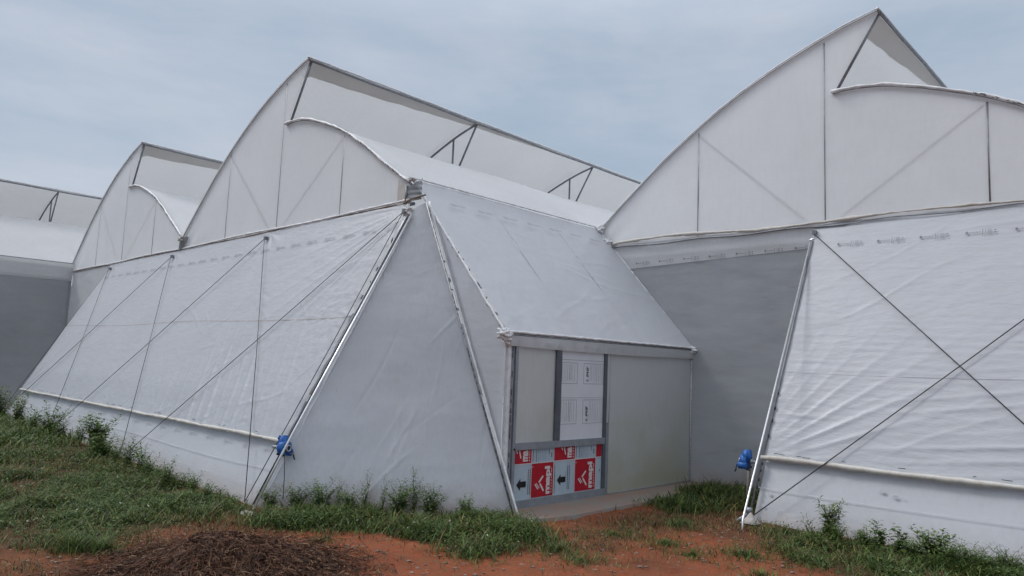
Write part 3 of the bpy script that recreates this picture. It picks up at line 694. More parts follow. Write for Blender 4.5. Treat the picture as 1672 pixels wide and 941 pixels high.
bx('middle_post', EP, 'frame', XP-.05, XP+.012, 2.03, 2.12, .02, 2.06)
plain('post_film', EP, [(XP+.02, 2.035, 1.0), (XP+.02, 2.085, 1.0), (XP+.03, 2.09, 2.0), (XP+.02, 2.03, 2.0)], 'flap', 4, 20, .01)
bx('far_post', EP, 'frame', XP-.05, XP+.005, Y2-.06, Y2-.02, .02, 2.08)
pn = bx('wall_panel', EP, 'panel', XP-.012, XP-.002, 2.122, Y2-.06, .03, 2.06, 0)
tube_part('panel_edge', [(XP+.006, 2.13, .03), (XP+.006, Y2-.04, .03)], .010, 'ink', EP, 6)
tube_part('panel_edge', [(XP+.006, Y2-.045, .035), (XP+.006, Y2-.045, 2.0)], .009, 'tailfilm', EP, 6)
dashes('panel_clips', (XP+.018, Y2-.05, .1), (XP+.018, Y2-.05, 2.0), EP, 'ink', n=34, r=.005, L=.5)
# door leaf; plane just proud of the posts
DR = MB(); DR.box(XP-.02, XP+.03, .18, .225, .10, 2.03); 
DR.box(XP-.02, XP+.03, .18, 2.03, .022, .115)
DR.box(XP-.018, XP+.034, .225, 2.0, .715, .80)
door = DR.build('door', 'frame', EP)
DS = MB(); DS.box(XP-.018, XP+.032, .94, 1.045, .80, 2.03); DS.build('centre_stile', 'darkframe', door)
DS = MB(); DS.box(XP-.02, XP+.030, 1.965, 2.03, .115, 2.03); DS.build('lock_stile', 'darkframe', door)
pl = MB(); pl.box(XP-.002, XP+.004, .225, .94, .80, 2.04); pl.build('milky_pane', 'panel', door)
wb = MB(); wb.box(XP, XP+.010, 1.045, 1.965, .80, 2.03); wbo = wb.build('white_board', 'whiteboard', door)
XF = XP+.0125
def yz(b, y0, y1, z0, z1, x=XF): b.quad((x, y0, z0), (x, y1, z0), (x, y1, z1), (x, y0, z1))
def frame_(b, y0, y1, z0, z1, t=.005, x=XF):
    yz(b, y0, y1, z0, z0+t, x); yz(b, y0, y1, z1-t, z1, x); yz(b, y0, y0+t, z0+t, z1-t, x); yz(b, y1-t, y1, z0+t, z1-t, x)
b = MB()
for (y0, y1, z0, z1) in ((1.05, 1.39, 1.525, 1.80), (1.52, 1.95, 1.525, 1.80), (1.05, 1.39, 1.00, 1.315), (1.52, 1.95, 1.00, 1.315)): frame_(b, y0, y1, z0, z1)
yz(b, 1.046, 1.964, 1.835, 1.840); yz(b, 1.046, 1.964, 1.338, 1.342)
b.build('printed_frames', 'ink', wbo)
b = MB(); rr = random.Random(3)
for z0, z1 in ((1.545, 1.785), (1.02, 1.30)):
    for yk, wdt in [(1.075, .006), (1.115, .004), (1.15, .004), (1.185, .006), (1.225, .008), (1.255, .008), (1.29, .004), (1.33, .004), (1.66, .004), (1.69, .005), (1.73, .004), (1.77, .004), (1.805, .006), (1.845, .005), (1.885, .004), (1.92, .004)]:
        zz = z0+rr.uniform(0, .03)
        while zz < z1-.01:
            L_ = rr.uniform(.012, .05); yz(b, yk-wdt/2, yk+wdt/2, zz, min(z1, zz+L_)); zz += L_+.005
b.build('printed_lines', 'ink', wbo)
# text helper: mesh of built-in font, vertical reading upwards
def text_geo(body, size, shear=0, bold=0):
    cu = bpy.data.curves.new('t', 'FONT'); cu.body = body; cu.size = size; cu.shear = shear; cu.offset = bold; cu.resolution_u = 4
    o = bpy.data.objects.new('t', cu); COL.objects.link(o); bpy.context.view_layer.update()
    me = bpy.data.meshes.new_from_object(o.evaluated_get(bpy.context.evaluated_depsgraph_get()))
    vs = [tuple(v.co) for v in me.vertices]; fs = [tuple(p.vertices) for p in me.polygons]
    bpy.data.objects.remove(o); bpy.data.curves.remove(cu); bpy.data.meshes.remove(me)
    return vs, fs
def vtext(b, body, y, z, size, x=XF, L=None, shear=0, bold=0, clip=None, tall=None):
    """letters turned a quarter left: reading direction is up (+z), tops point to -y"""
    vs, fs = text_geo(body, size, shear, bold); w = max(v[0] for v in vs); h = max(v[1] for v in vs)
    sx = (L/w) if L else 1; sy = (tall/h) if tall else 1
    b.add([(x, y-v[1]*sy, z+v[0]*sx) for v in vs], fs)
b = MB()
for z in (1.545, 1.02): vtext(b, 'L. EASE', 1.625, z+.005, .08, shear=.5, bold=.002, L=.21, tall=.045)
b.build('bold_print', 'black', wbo)
# lower boards: chequered red / pale blue
cols = [.225, .545, .965, 1.39, 1.835, 1.965]; ZR, ZB, ZT = .54, .115, .715
lb = MB(); lb.box(XP, XP+.008, .225, 1.965, ZB, ZT); board = lb.build('lower_board', 'boardblue', door)
r_ = MB()
for i in range(5):
    y0, y1 = cols[i]+.008, cols[i+1]-.004
    if i % 2 == 0: yz(r_, y0, y1, ZR+.008, ZT-.002, XP+.0105)
    else: yz(r_, y0, y1, ZB+.008, ZR-.006, XP+.0105)
r_.build('red_squares', 'red', board)
w_ = MB(); k_ = MB(); XL = XP+.0125
for i in (1, 3):
    y0, y1 = cols[i], cols[i+1]; s = (y1-y0)/.43
    vtext(w_, 'mapl', y1-.075*s, ZB+.03, .12, XL, L=.345, tall=.095, bold=.006)
    # three-stroke emblem
    def stroke(ya, za, yb, zb, t=.013):
        d = Vector((0, yb-ya, zb-za)).normalized(); nn = Vector((0, -d.z, d.y))*t
        A = Vector((XL, y0+ya*s, za)); B_ = Vector((XL, y0+yb*s, zb)); w_.quad(A-nn, B_-nn, B_+nn, A+nn)
    stroke(.15, .30, .23, .375); stroke(.17, .285, .245, .19); stroke(.075, .285, .135, .22, .009); stroke(.10, .295, .16, .23, .006)
    for q in range(9): yz(w_, y1-.045*s, y1-.033*s, ZB+.04+q*.036, ZB+.062+q*.036, XL)
    yz(w_, y1-.045*s, y1-.030*s, ZB+.31, ZB+.325, XL); yz(w_, y0+.02, y0+.032, ZR-.05, ZR-.035, XL)
for i in (0, 2):
    y0, y1 = cols[i]+.0, cols[i+1]; wd = y1-y0
    vs, fs = text_geo('ma', .12, 0, .006); w0 = max(v[0] for v in vs)
    vtext(w_, 'ma', y1-.075, ZR+.03, .12, XL, L=.135, tall=.085, bold=.006)
    A = Vector((XL, y1-.20, ZR+.10)); 
    w_.quad((XL, y1-.235, ZR+.165), (XL, y1-.205, ZR+.07), (XL, y1-.185, ZR+.075), (XL, y1-.215, ZR+.17))
    w_.quad((XL, y1-.285, ZR+.17), (XL, y1-.265, ZR+.13), (XL, y1-.25, ZR+.135), (XL, y1-.27, ZR+.172))
    for q in range(4): yz(w_, y1-.045, y1-.033, ZR+.03+q*.035, ZR+.05+q*.035, XL)
    # arrow pointing to the left with two lines of small type
    c = (y0+y1)/2-.04 if i else y1-.16; z = .30
    k_.add([(XL, c-.10, z), (XL, c-.03, z-.07), (XL, c-.03, z+.07), (XL, c-.03, z-.035), (XL, c+.07, z-.035), (XL, c+.07, z+.035), (XL, c-.03, z+.035)], [(0, 1, 2), (3, 4, 5, 6)])
    for yy in (c+.105, c+.14):
        zz = .17
        while zz < .46: yz(k_, yy, yy+.009, zz, zz+.022, XL); zz += .028
    yz(k_, y0+.022, y0+.028, .14, .5, XL) if i else None
for i in (1, 3):   # tops of the pale squares: small type columns
    y0, y1 = cols[i], cols[i+1]; wd = y1-y0
    yz(k_, y0+.022, y0+.028, ZR+.02, ZT-.004, XL)
    for q, (f, t) in enumerate([(.2, .009), (.3, .004), (.38, .003), (.46, .003), (.54, .003), (.62, .003), (.76, .012), (.88, .014)]):
        zz = ZR+(.02 if q < 6 else .06 if q == 7 else .10)
        while zz < (ZT-.012 if q != 7 else ZR+.12): yz(k_, y0+f*wd, y0+f*wd+t, zz, min(ZT-.004, zz+.016), XL); zz += .021
for i in (0, 2, 4): pass
# pale grid lines
for i in range(1, 5): yz(w_, cols[i]-.003, cols[i]+.006, ZB+.003, ZT-.003, XL-.001)
for i in range(5): yz(w_, cols[i]+.007, cols[i+1]-.004, ZR-.004, ZR+.006, XL-.001)
k_.add([(XL, 1.925+.008*math.cos(a), .36+.012*math.sin(a)) for a in np.linspace(0, 2*PI, 10)[:-1]], [tuple(range(9))])
w_.build('white_print', 'white', board); k_.build('black_print', 'black', board)
b = MB(); b.tube([(XP+.036, 1.0, 1.36), (XP+.060, 1.0, 1.38), (XP+.060, 1.0, 1.46), (XP+.036, 1.0, 1.48)], .006, 6); 
b = MB(); b.tube([(XP+.034, .205, .73), (XP+.045, .205, .73)], .012, 8); b.build('bolt', 'black', door)

# ================================================================== curtain winders
def winder(loc, rz, label, chain):
    t = thing('curtain_winder', label, 'hand winch', 'blue curtain winders on the hem pipes'); t.location = loc; t.rotation_euler = (0, 0, rz)
    def disc(name, mat, x0, x1, r, cx=0, cz=0, n=28, parent=t, bev=.012):
        b = MB(); b.tube([(x0, cx, cz), (x0+bev*.5, cx, cz), (x1-bev*.5, cx, cz), (x1, cx, cz)], [r-bev, r, r, r-bev], n); return b.build(name, mat, parent)
    disc('gear_housing', 'blue', -.045, .045, .085)
    # body block with mounting ears
    bm = bmesh.new(); bmesh.ops.create_cube(bm, size=1)
    for v in bm.verts: v.co = Vector((v.co.x*.10, v.co.y*.11, v.co.z*.15+.0)); v.co.z += .01
    bmesh.ops.bevel(bm, geom=bm.edges[:], offset=.02, segments=3, affect='EDGES')
    me = bpy.data.meshes.new('mount_body'); bm.to_mesh(me); bm.free(); me.polygons.foreach_set('use_smooth', [True]*len(me.polygons)); o = link('mount_body', me, 'blue', t); o.location = (.03, -.01, .055)
    disc('pinion_housing', 'blue', -.06, .05, .045, cx=-.055, cz=-.05)
    disc('hub_cap', 'bluedark', -.062, -.046, .050, parent=t)
    b = MB(); b.tube([(-.066, .035*math.cos(a), .035*math.sin(a)) for a in np.linspace(0, 2*PI, 20)], .006, 6); b.build('hub_ring', 'bright', t)
    b = MB(); b.tube([(-.06, -.055, -.05), (-.085, -.055, -.05)], .012, 8); b.tube([(-.085, -.055, -.05), (-.090, -.075, -.115), (-.10, -.075, -.135)], .009, 8); b.build('crank_arm', 'bluedark', t)
    b = MB(); b.tube([(.04, 0, 0), (.16, .005, .0)], .019, 10); b.tube([(.075, .0, -.0), (.095, 0, 0)], .032, 12); b.build('drive_shaft', 'steel', t)
    b = MB(); b.tube([(.0, -.075, .03), (.0, .075, .03)], .030, 12); b.build('worm_housing', 'blue', t)
    for a in (0.5, 1.8, 3.1, 4.4, 5.6): b = MB(); b.tube([(-.052, .068*math.cos(a), .068*math.sin(a)), (-.040, .068*math.cos(a), .068*math.sin(a))], .007, 6); b.build('bolt', 'steel', t)
    b = MB(); b.tube([(.052, -.03, -.07), (.052, .05, -.07)], .018, 8); b.tube([(.02, -.03, -.09), (.075, -.03, -.10)], .014, 8); b.build('lower_roller', 'bluedark', t)
    b = MB(); b.tube([(.03, .02, .11), (.05, .04, .14), (.06, .05, .10)], .010, 6); b.build('guide_clamp', 'blue', t)
    return t
winder((.17, -1.80, .66), math.radians(200), 'blue hand winch at the lower right corner of the long left curtain', True)
winder((3.79, 2.52, .66), 0, 'blue hand winch at the lower left corner of the right-hand curtain, above a stake', True)
ch = tube_part('pull_chain', [(.30, -1.86, .58), (.29, -1.84, .35), (.26, -1.82, .02)], .005, 'cable', None, 6)
ch['label'] = 'thin dark cord hanging straight down below the blue winch by the corner panel'; ch['category'] = 'cord'
st = MB(); st.tube([(3.66, 2.86, -.05), (3.665, 2.86, .25), (3.68, 2.86, .56)], [.026, .024, .022], 8)
st = st.build('wooden_stake', 'wood'); st['label'] = 'weathered grey stake standing in the grass beneath the right-hand blue winch'; st['category'] = 'stake'
# crumpled plastic at the feet
def scrap(p, r, label, seed):
    def fn(u, v):
        x = (u-.5)*2*r[0]; y = (v-.5)*2*r[1]; z = .02+r[2]*np.clip(1-(x/r[0])**2-(y/r[1])**2, 0, 1)*(.4+1.1*fbm(x*14+seed, y*14))+.02*fbm(x*22, y*22+seed)
        a = .35*(fbm(x*5+seed, y*5)-.5); return np.stack([p[0]+x*(1+a), p[1]+y*(1+a), p[2]+z-.01], -1)
    o = grid('plastic_scrap', 'seam', None, fn, 30, 30); o['label'] = label; o['category'] = 'plastic sheet'
scrap((.36, -2.30, -.02), (.15, .08, .03), 'crumpled pale plastic scrap on the soil at the foot of the left guide pipe', 2)
scrap((4.08, 2.08, -.01), (.10, .09, .09), 'crumpled dusty plastic sheet bunched at the foot of the right guide pipe', 5)
scrap((1.92, -.42, 0), (.12, .07, .04), 'small white plastic scrap on the grass near the bottom of the corner panel', 8)

# ================================================================== vegetation
GREENS = np.array([1.12, .92, .66])*np.array([(.040, .085, .026), (.055, .115, .036), (.075, .145, .048), (.095, .155, .055), (.050, .105, .050), (.13, .165, .075)])
DRYS = np.array([(.16, .10, .05), (.21, .15, .08), (.12, .07, .035), (.17, .13, .06), (.09, .05, .03), (.13, .12, .05)])
def blades(P, h, w, bend, az, col):
    """curved tapered blades: 4 cross sections -> 3 quads each"""
    n = len(P); T = np.array([0, .35, .7, 1.0]); WT = np.array([.7, 1, .75, .08])
    dirx, diry = np.cos(az), np.sin(az); sx, sy = -diry, dirx
    V = np.zeros((n, 4, 2, 3))
    for i, (t, wt) in enumerate(zip(T, WT)):
        ang = bend*t; hz = h*np.sin(np.minimum(ang, 1.9))/np.maximum(bend, .2)*1.0; vz = h*t*np.cos(ang*.62)
        cx = P[:, 0]+dirx*hz*t; cy = P[:, 1]+diry*hz*t; cz = P[:, 2]+np.maximum(vz, .004)
        for k, s in enumerate((-1, 1)):
            V[:, i, k, 0] = cx+sx*w*wt*s*.5; V[:, i, k, 1] = cy+sy*w*wt*s*.5; V[:, i, k, 2] = cz
    V = V.reshape(n, 8, 3); b = np.arange(n)[:, None, None]*8
    F = (b+np.array([[0, 1, 3, 2], [2, 3, 5, 4], [4, 5, 7, 6]])[None]).reshape(-1, 4)
    sh = np.array([.72, .72, .95, .95, 1.1, 1.1, 1.2, 1.2])
    C = (col[:, None, :]*np.ones(8)[None, :, None])
    return V.reshape(-1, 3), F, C.reshape(-1, 3)
def leaves(P, L, w, az, el, col):
    """broad leaves, two folded quads"""
    n = len(P); d = np.stack([np.cos(az)*np.cos(el), np.sin(az)*np.cos(el), np.sin(el)], -1); s = np.stack([-np.sin(az), np.cos(az), 0*az], -1)
    up = np.cross(d, s); up[:, 2] = np.abs(up[:, 2]); L = L[:, None]; w = w[:, None]
    V = np.stack([P, P+d*L*.45+s*w*.5+up*w*.15, P+d*L-up*L*.12, P+d*L*.45-s*w*.5+up*w*.15, P+d*L*.5], 1).reshape(-1, 3)
    b = np.arange(n)[:, None, None]*5; F = (b+np.array([[0, 1, 4], [1, 2, 4], [2, 3, 4], [3, 0, 4]])[None]).reshape(-1, 3)
    return V, F, np.repeat(col, 5, 0)
def sample(n, box, test):
    x = rng.uniform(box[0], box[1], n); y = rng.uniform(box[2], box[3], n); k = test(x, y); return x[k], y[k]
def solidfoot(x, y):   # True where buildings stand
    a = (x > -12.7) & (x < .1) & (y > -D-.01); b_ = (x > -.1) & (x < 2.35) & (y > (x-2.3)*.92) & (y < Y2+.1)
    c = (x > 3.93) & (y > Y2-D-.04); d_ = y > Y2-.03; e = (x < -12.6) & (y > -.05); f = (x < -15.85) & (y > -8)
    g = (x > 1.85) & (x < 2.55) & (y > -.1) & (y < 3.2)
    return a | b_ | c | d_ | e | f | g
def grass():
    A = [[], [], []]
    def put(x, y, hm, wm, pal, lo=.1, hi=1.5, sc_=.35, lum=1.0):
        n = len(x); z = ground_z(x, y)-.01
        q = fbm(x*1.7+3, y*1.7); tuft = fbm(x*6, y*6)
        h = hm*(.45+1.1*tuft)*rng.uniform(.55, 1.35, n); w = wm*rng.uniform(.6, 1.4, n)
        idx = np.clip((q*1.1-.1+rng.normal(0, .22, n))*len(pal), 0, len(pal)-1).astype(int)
        col = pal[idx]*(.45+1.5*rng.random(n)**1.6)[:, None]*lum
        V, F, C = blades(np.stack([x, y, z], -1), h, w, rng.uniform(lo, hi, n), rng.uniform(0, 2*PI, n), col)
        A[0].append(V); A[2].append(C); b = sum(len(v) for v in A[0][:-1]); A[1].append(F+b)
    mix = np.concatenate([GREENS, GREENS, DRYS[:2], GREENS[4:]+np.array([.06, .03, .0])])
    def gtest(x, y):
        n = len(x); jx = x+rng.normal(0, .17, n); jy = y+rng.normal(0, .17, n)
        c, d = cover(jx, jy); thin = fbm(x*2.3+11, y*2.3+5)
        return c & ~solidfoot(x, y) & (rng.random(n) < np.clip((thin-.33)*5, .08, 1))
    def dtest(x, y):
        n = len(x); c, d = cover(x+rng.normal(0, .14, n), y+rng.normal(0, .14, n))
        return d & ~solidfoot(x, y) & (rng.random(n) < np.clip((fbm(x*3+2, y*3)-.34)*5, .08, 1))
    # lawn
    x, y = sample(75000, (-5, 1, -6.2, -2.0), gtest); put(x, y, .125, .0095, mix, .6, 3.0)
    x, y = sample(46000, (-16, -5, -6.5, -2.0), gtest); put(x, y, .20, .014, mix, .6, 2.8)
    x, y = sample(60000, (.2, 3.6, -2.8, 0), gtest); k = in_poly(x, y, STRIP); put(x, y, .16, .0095, mix, .5, 2.8)
    x, y = sample(30000, (1.9, 4, 1.5, 4.35), gtest); put(x, y, .15, .009, mix, .5, 2.6)
    x, y = sample(85000, (4.1, 7.6, -.8, 2.25), gtest); put(x, y, .12, .0085, mix, .5, 2.8)
    x, y = sample(14000, (-1, 6, -6, 3.5), dtest); put(x, y, .09, .008, np.concatenate([GREENS[2:], DRYS[:3], GREENS[3:]+np.array([.07, .03, 0])]), .6, 2.8)
    # a few green tufts in the bare patches
    for cx, cy, r, n, h in [(.95, -4.15, .22, 500, .15), (1.15, -4.0, .2, 300, .12), (1.9, -2.3, .2, 150, .08), (3.9, -.9, .4, 350, .06), (3.5, -.75, .4, 450, .08), (4.4, .2, .35, 300, .07), (4.75, .6, .4, 500, .08), (3.2, -1.6, .3, 260, .08), (5.2, -.0, .3, 220, .06), (4.0, .4, .45, 500, .07), (3.4, .3, .4, 350, .07), (3.6, 1.3, .5, 700, .08)]:
        a = rng.uniform(0, 2*PI, n); q = np.abs(rng.normal(0, r*.6, n)); put(cx+q*np.cos(a), cy+q*np.sin(a), h, .006, GREENS, .2, 1.8)
    x, y = sample(5200, (.3, 6, -5, 3), lambda x, y: ~cover(x, y)[0] & ~solidfoot(x, y) & (fbm(x*2+5, y*2) > .5)); put(x, y, .05, .005, mix, .3, 2)
    npmesh('grass', np.concatenate(A[0]), np.concatenate(A[1]), 'leaf', tint=np.concatenate(A[2]), kind='stuff')
    A = [[], [], []]
    def put2(x, y, hm, wm): put_(x, y, hm, wm)
    def put_(x, y, hm, wm):
        n = len(x); z = ground_z(x, y); col = DRYS[rng.integers(0, len(DRYS), n)]*rng.uniform(.6, 1.15, n)[:, None]
        V, F, C = blades(np.stack([x, y, z], -1), hm*rng.uniform(.4, 1.3, n), wm*rng.uniform(.6, 1.4, n), rng.uniform(1.2, 2.4, n), rng.uniform(0, 2*PI, n), col)
        b = sum(len(v) for v in A[0]); A[0].append(V); A[1].append(F+b); A[2].append(C)
    x, y = sample(60000, (-1, 6, -6, 3.5), dtest); put_(x, y, .085, .0065)
    x, y = sample(40000, (-6, 6, -6, 3.5), gtest); put_(x, y, .12, .0065)
    x, y = sample(3000, (.3, 6, -5, 3), lambda x, y: ~cover(x, y)[0] & ~solidfoot(x, y)); put_(x, y, .06, .004)
    npmesh('dry_grass', np.concatenate(A[0]), np.concatenate(A[1]), 'dry', tint=np.concatenate(A[2]), kind='stuff')
    # broad-leaved ground cover among the grass
    A = [[], [], []]
    for n0, box, s, zz in [(90000, (-5, 1, -6.2, -2.0), .036, .13), (40000, (-16, -5, -6.5, -2), .055, .18), (52000, (.2, 3.6, -2.8, 0), .034, .14), (9000, (1.9, 4, 1.5, 4.35), .03, .09), (60000, (4.1, 7.5, -.8, 2.25), .034, .13)]:
        x, y = sample(n0, box, gtest); k = fbm(x*2.2+1, y*2.2) > .36; x, y = x[k], y[k]; n = len(x)
        z = ground_z(x, y)+rng.uniform(.0, zz, n)*(.5+fbm(x*5, y*5))
        col = GREENS[rng.integers(0, 5, n)]*rng.uniform(.7, 1.4, n)[:, None]
        pale = rng.random(n) < .012; col[pale] = (.42, .45, .36)
        V, F, C = leaves(np.stack([x, y, z], -1), s*rng.uniform(.6, 1.5, n), s*.5*rng.uniform(.6, 1.3, n), rng.uniform(0, 2*PI, n), rng.uniform(-.3, .7, n), col)
        b = sum(len(v) for v in A[0]); A[0].append(V); A[1].append(F+b); A[2].append(C)
    npmesh('ground_cover', np.concatenate(A[0]), np.concatenate(A[1]), 'leaf', tint=np.concatenate(A[2]), kind='stuff')
grass()

def weed_meshes(h, nst, spread, leafL, dens, seed, round_=.55, tip=False):
    r = np.random.default_rng(seed); sb = MB(); P = []; AZ = []; EL = []; LL = []
    for s in range(nst):
        a = r.uniform(0, 2*PI); hh = h*r.uniform(.6, 1.0); ln = r.uniform(.1, 1)*spread; pts = []
        for k in range(7):
            t = k/6; pts.append(Vector((math.cos(a)*ln*t**1.4+.012*math.sin(k*2+s), math.sin(a)*ln*t**1.4+.012*math.cos(k*3+s), hh*t)))
        sb.tube(pts, [.004*(1-.7*k/6) for k in range(7)], 5)
        m = int(1.7*dens*hh/.1)
        for j in range(m):
            t = .12+.88*(j+r.uniform(0, .8))/m; k = min(5, int(t*6)); p = pts[k].lerp(pts[k+1], min(1, t*6-k)); aa = j*2.4+r.uniform(-.5, .5)
            br = r.uniform(.005, .05)*(1-t*.5)
            P.append((p.x+math.cos(aa)*br, p.y+math.sin(aa)*br, p.z+br*.4)); AZ.append(aa); EL.append(r.uniform(-.4, .7)); LL.append(1.35*leafL*r.uniform(.6, 1.3)*(1.15-.5*t))
    n = len(P); col = GREENS[r.integers(0, 6 if tip else 5, n)]*r.uniform(1.0, 1.9, n)[:, None]; LL = np.array(LL)
    return sb, leaves(np.array(P), LL, LL*round_, np.array(AZ), np.array(EL), col)
def make_weed(x, y, h, nst, spread, leafL, dens, seed, label, group=None, round_=.55, name='weed', cat='weed', tip=False):
    t = thing(name, label, cat, group); t.location = (x, y, float(ground_z(x, y))-.01)
    sb, (V, F, C) = weed_meshes(h, nst, spread, leafL, dens, seed, round_, tip)
    sb.build('stem', STEM, t); npmesh('leaves', V, F, 'leaf', t, tint=C)
    return t
STEM = solid('green stem', (.07, .10, .04), .7, col2=(.12, .09, .05))
# the dark bush against the curtain
make_weed(-4.8, -2.3, .62, 22, .34, .055, 7, 1, 'dark leafy bush standing highest in the grass against the long left curtain', round_=.7, name='bush', cat='bush')
make_weed(-4.15, -2.4, .42, 14, .30, .05, 6, 2, 'low leafy bush just right of the dark bush at the left curtain', round_=.7, name='bush', cat='bush')
make_weed(-11.2, -2.35, .75, 12, .4, .06, 5, 3, 'tall pale weed at the far left end of the long curtain', tip=True)
make_weed(-9.4, -2.4, .70, 12, .4, .06, 5, 4, 'wide weed clump next to the far left end of the long curtain', tip=True)
make_weed(-7.3, -2.35, .62, 14, .45, .06, 6, 31, 'dense green weed clump between the far left end and the dark bush')
ORD = ['leftmost', 'second from left', 'third from left', 'fourth from left', 'fifth from left', 'sixth from left', 'seventh from left', 'eighth from left', 'rightmost']
src = [make_weed(-3.6, -2.4, .40, 9, .25, .042, 5, 5, 'leafy weed midway along the skirt of the long left curtain', 'weeds along the long left curtain')]
def copy_weed(o, x, y, rz, s, label=None, group=None):
    c = o.copy(); COL.objects.link(c); c.location = (x, y, float(ground_z(x, y))-.01); c.rotation_euler = (0, 0, rz); c.scale = (s, s, s)
    if label: c['label'] = label
    if group: c['group'] = group
    for ch_ in list(o.children):
        d = ch_.copy(); COL.objects.link(d); d.parent = c
    return c
for i, (x, y, s) in enumerate([(-8.4, -2.35, 1.2), (-6.5, -2.4, 1.3), (-5.7, -2.3, 1.2), (-3.2, -2.35, 1.25), (-2.8, -2.3, 1.15), (-2.4, -2.35, .9), (-1.7, -2.4, 1.0), (-1.1, -2.3, .8), (-.55, -2.35, .7)]):
    copy_weed(src[0], x, y, i*1.3, s, 'leafy weed, %s of nine in the row along the long left curtain' % ORD[i])
w1 = make_weed(.50, -1.78, .36, 12, .20, .038, 7, 6, 'small-leaved weed near the left end of the grey corner panel', 'weeds in front of the corner panel')
w2 = make_weed(1.02, -1.22, .50, 6, .10, .026, 5, 12, 'tall thin weed before the grey corner panel, second from the left', 'tall weeds in front of the corner panel')
for i, (x, y, s) in enumerate([(.75, -1.62, 1.2), (1.0, -1.40, 1.0), (1.38, -1.0, 1.25), (1.68, -.80, 1.15), (1.98, -.52, .9), (.30, -2.0, .9)]): copy_weed(w1, x, y, i*1.7+.4, s, 'small-leaved weed before the grey corner panel, %s' % ['beside the leftmost one', 'left of the middle', 'right of the middle tall weeds', 'second from its right end', 'nearest its right end', 'nearest the guide pipe'][i])
for i, (x, y, s) in enumerate([(1.20, -1.10, .9), (1.42, -.82, 1.15), (1.62, -.72, .85), (.78, -1.42, .8)]): copy_weed(w2, x, y, i*2.1+.4, s, 'tall thin weed before the grey corner panel, %s' % ['third from the left', 'highest of all', 'rightmost', 'leftmost'][i])
make_weed(5.02, 2.02, .47, 13, .17, .065, 8, 7, 'tallest weed with narrow leaves in front of the right greenhouse skirt', round_=.25, tip=True)
make_weed(4.78, 2.0, .26, 4, .10, .03, 4, 8, 'thin weed with tiny leaves left of the tallest weed by the right skirt')
make_weed(5.52, 2.0, .32, 5, .10, .042, 7, 9, 'round-leaved weed in front of the right skirt, left of its twin', round_=.85)
make_weed(5.72, 2.02, .30, 4, .08, .045, 7, 10, 'round-leaved weed in front of the right skirt, right of its twin', round_=.85)
make_weed(5.28, 2.05, .20, 5, .12, .03, 5, 13, 'short weed between the tallest weed and the round-leaved pair', round_=.5)
make_weed(6.02, 2.0, .32, 14, .22, .055, 6, 11, 'bushy low weed in the grass right of the round-leaved pair')
make_weed(6.30, 2.0, .26, 12, .22, .05, 4, 14, 'spindly weed near the right end of the skirt', round_=.2, tip=True)
make_weed(6.62, 2.0, .30, 12, .22, .05, 4, 15, 'dark spindly weed at the right edge of the picture', round_=.2)
for i, (x, y, sc1, lb) in enumerate([(5.15, 1.85, .8, 'low leafy weed at the front foot of the tallest weed by the right skirt'), (5.42, 1.9, .75, 'low leafy weed at the foot of the left round-leaved weed'), (5.9, 1.85, .8, 'low leafy weed between the right round-leaved weed and the bushy low weed'), (6.2, 1.8, .9, 'low leafy weed right of the bushy low weed, near the right picture edge'), (6.45, 1.75, .8, 'low leafy weed nearest the right picture edge')]):
    copy_weed(w1, x, y, i*1.1, sc1, lb, 'low leafy weeds in the grass along the right skirt')
make_weed(3.5, 3.9, .32, 9, .3, .04, 5, 16, 'leafy weed in the grass by the dark recessed wall, left of the stake')
make_weed(3.62, 2.95, .34, 9, .15, .035, 5, 17, 'leafy weed at the foot of the grey stake')

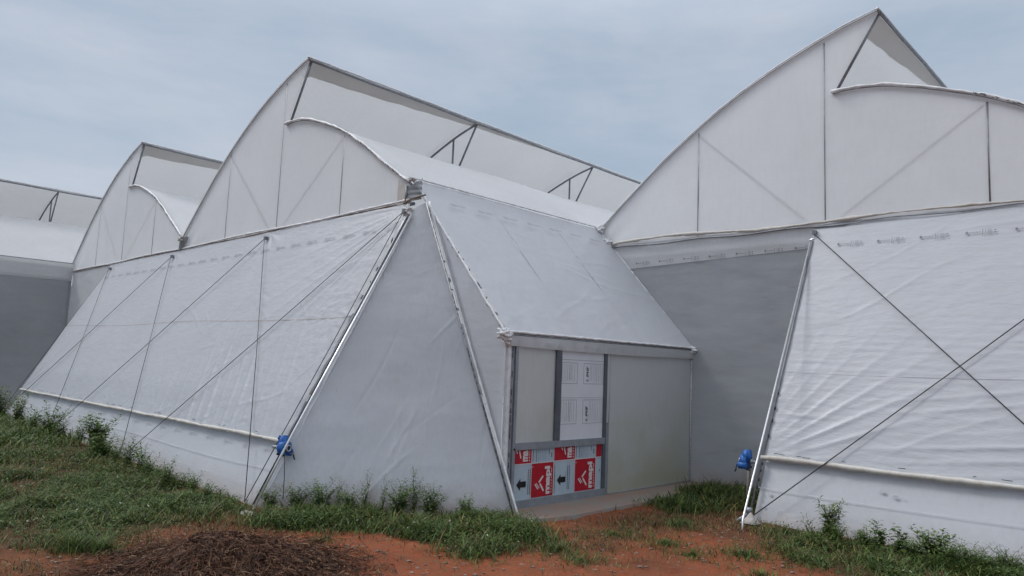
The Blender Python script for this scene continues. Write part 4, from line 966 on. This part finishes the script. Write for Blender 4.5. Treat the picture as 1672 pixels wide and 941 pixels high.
# ------------------------------------------------------------------ debris heap
HC = (2.36, -3.45); HR = (.78, .78); HHT = .25
def heap_z(x, y):
    dx, dy = (x-HC[0])/HR[0], (y-HC[1])/HR[1]; d = np.hypot(dx, dy)
    return HHT*np.exp(-(d/.70)**2.6)*(1+.55*(fbm(x*1.7+3, y*1.7+1)-.47)*2)
def build_heap():
    t = thing('debris_heap', 'heap of dark brown dead roots and straw in the left foreground', 'heap')
    def fn(u, v):
        a = u*2*PI; r = v*1.25; x = HC[0]+HR[0]*r*np.cos(a); y = HC[1]+HR[1]*r*np.sin(a)
        z = heap_z(x, y)+ground_z(x, y)+.05*(fbm(x*4, y*4)-.47)*np.exp(-(r/.9)**2)*2-.015*np.clip(r-.9, 0, 1)*4
        return np.stack([x, y, z], -1)
    grid('soil_core', HEAPM, t, fn, 90, 60)
    n = 24000; a = rng.uniform(0, 2*PI, n); r = np.where(rng.random(n) < .8, 1.05*np.sqrt(rng.random(n)), 1.0+np.abs(rng.normal(0, .30, n))); x = HC[0]+HR[0]*r*np.cos(a); y = HC[1]+HR[1]*r*np.sin(a)
    e = .01; z = heap_z(x, y)+ground_z(x, y)+.05*(fbm(x*4, y*4)-.47)*np.exp(-(r/.9)**2)*2+rng.uniform(0, .03, n)
    az = rng.uniform(0, 2*PI, n); L = rng.uniform(.04, .15, n); w = rng.uniform(.003, .006, n); cur = rng.normal(0, .9, n)
    V = np.zeros((n, 4, 2, 3))
    for i in range(4):
        t_ = i/3-.5; aa = az+cur*t_; px = x+np.cos(aa)*L*t_; py = y+np.sin(aa)*L*t_
        pz = heap_z(px, py)+ground_z(px, py)+.05*(fbm(px*4, py*4)-.47)*np.exp(-(r/.9)**2)*2+(z-heap_z(x, y)-ground_z(x, y)-.05*(fbm(x*4, y*4)-.47)*np.exp(-(r/.9)**2)*2)+.018*np.sin((t_+.5)*PI)+.006
        for k, s in enumerate((-1, 1)):
            V[:, i, k, 0] = px-np.sin(aa)*w*s*.5; V[:, i, k, 1] = py+np.cos(aa)*w*s*.5; V[:, i, k, 2] = pz+.002*s
    b = np.arange(n)[:, None, None]*8; F = (b+np.array([[0, 1, 3, 2], [2, 3, 5, 4], [4, 5, 7, 6]])[None]).reshape(-1, 4)
    pal = np.array([(.060, .030, .020), (.085, .042, .027), (.038, .021, .015), (.14, .075, .045), (.13, .055, .032), (.24, .15, .09)])
    col = pal[rng.choice(6, n, p=[.22, .24, .14, .18, .17, .05])]
    npmesh('straw', V.reshape(-1, 3), F, 'dry', t, tint=np.repeat(col, 8, 0), kind='stuff')
HEAPM = solid('root soil', (.075, .036, .022), .95, var=.4, scale=14, bump=1.0, col2=(.09, .042, .026))
build_heap()

# ------------------------------------------------------------------ pebbles and clods on the bare soil
def gravel():
    n = 5200; x = rng.uniform(.5, 7, n); y = rng.uniform(-5, 2.6, n); g, d = cover(x, y); k = ~g & ~solidfoot(x, y); x, y = x[k], y[k]; n = len(x)
    ico = bmesh.new(); bmesh.ops.create_icosphere(ico, subdivisions=1, radius=1); bv = np.array([v.co[:] for v in ico.verts]); bf = np.array([[v.index for v in f.verts] for f in ico.faces]); ico.free()
    s = .004+.020*rng.random(n)**4; S = s[:, None]*rng.uniform(.6, 1.3, (n, 3))*np.array([1, 1, .6])
    V = bv[None]*S[:, None]*rng.uniform(.75, 1.25, (n, len(bv), 1)); V = V+np.stack([x, y, ground_z(x, y)+.004], -1)[:, None]
    F = bf[None]+np.arange(n)[:, None, None]*len(bv)
    npmesh('gravel', V.reshape(-1, 3), F.reshape(-1, 3), 'stone', smooth=False, kind='stuff')
gravel()
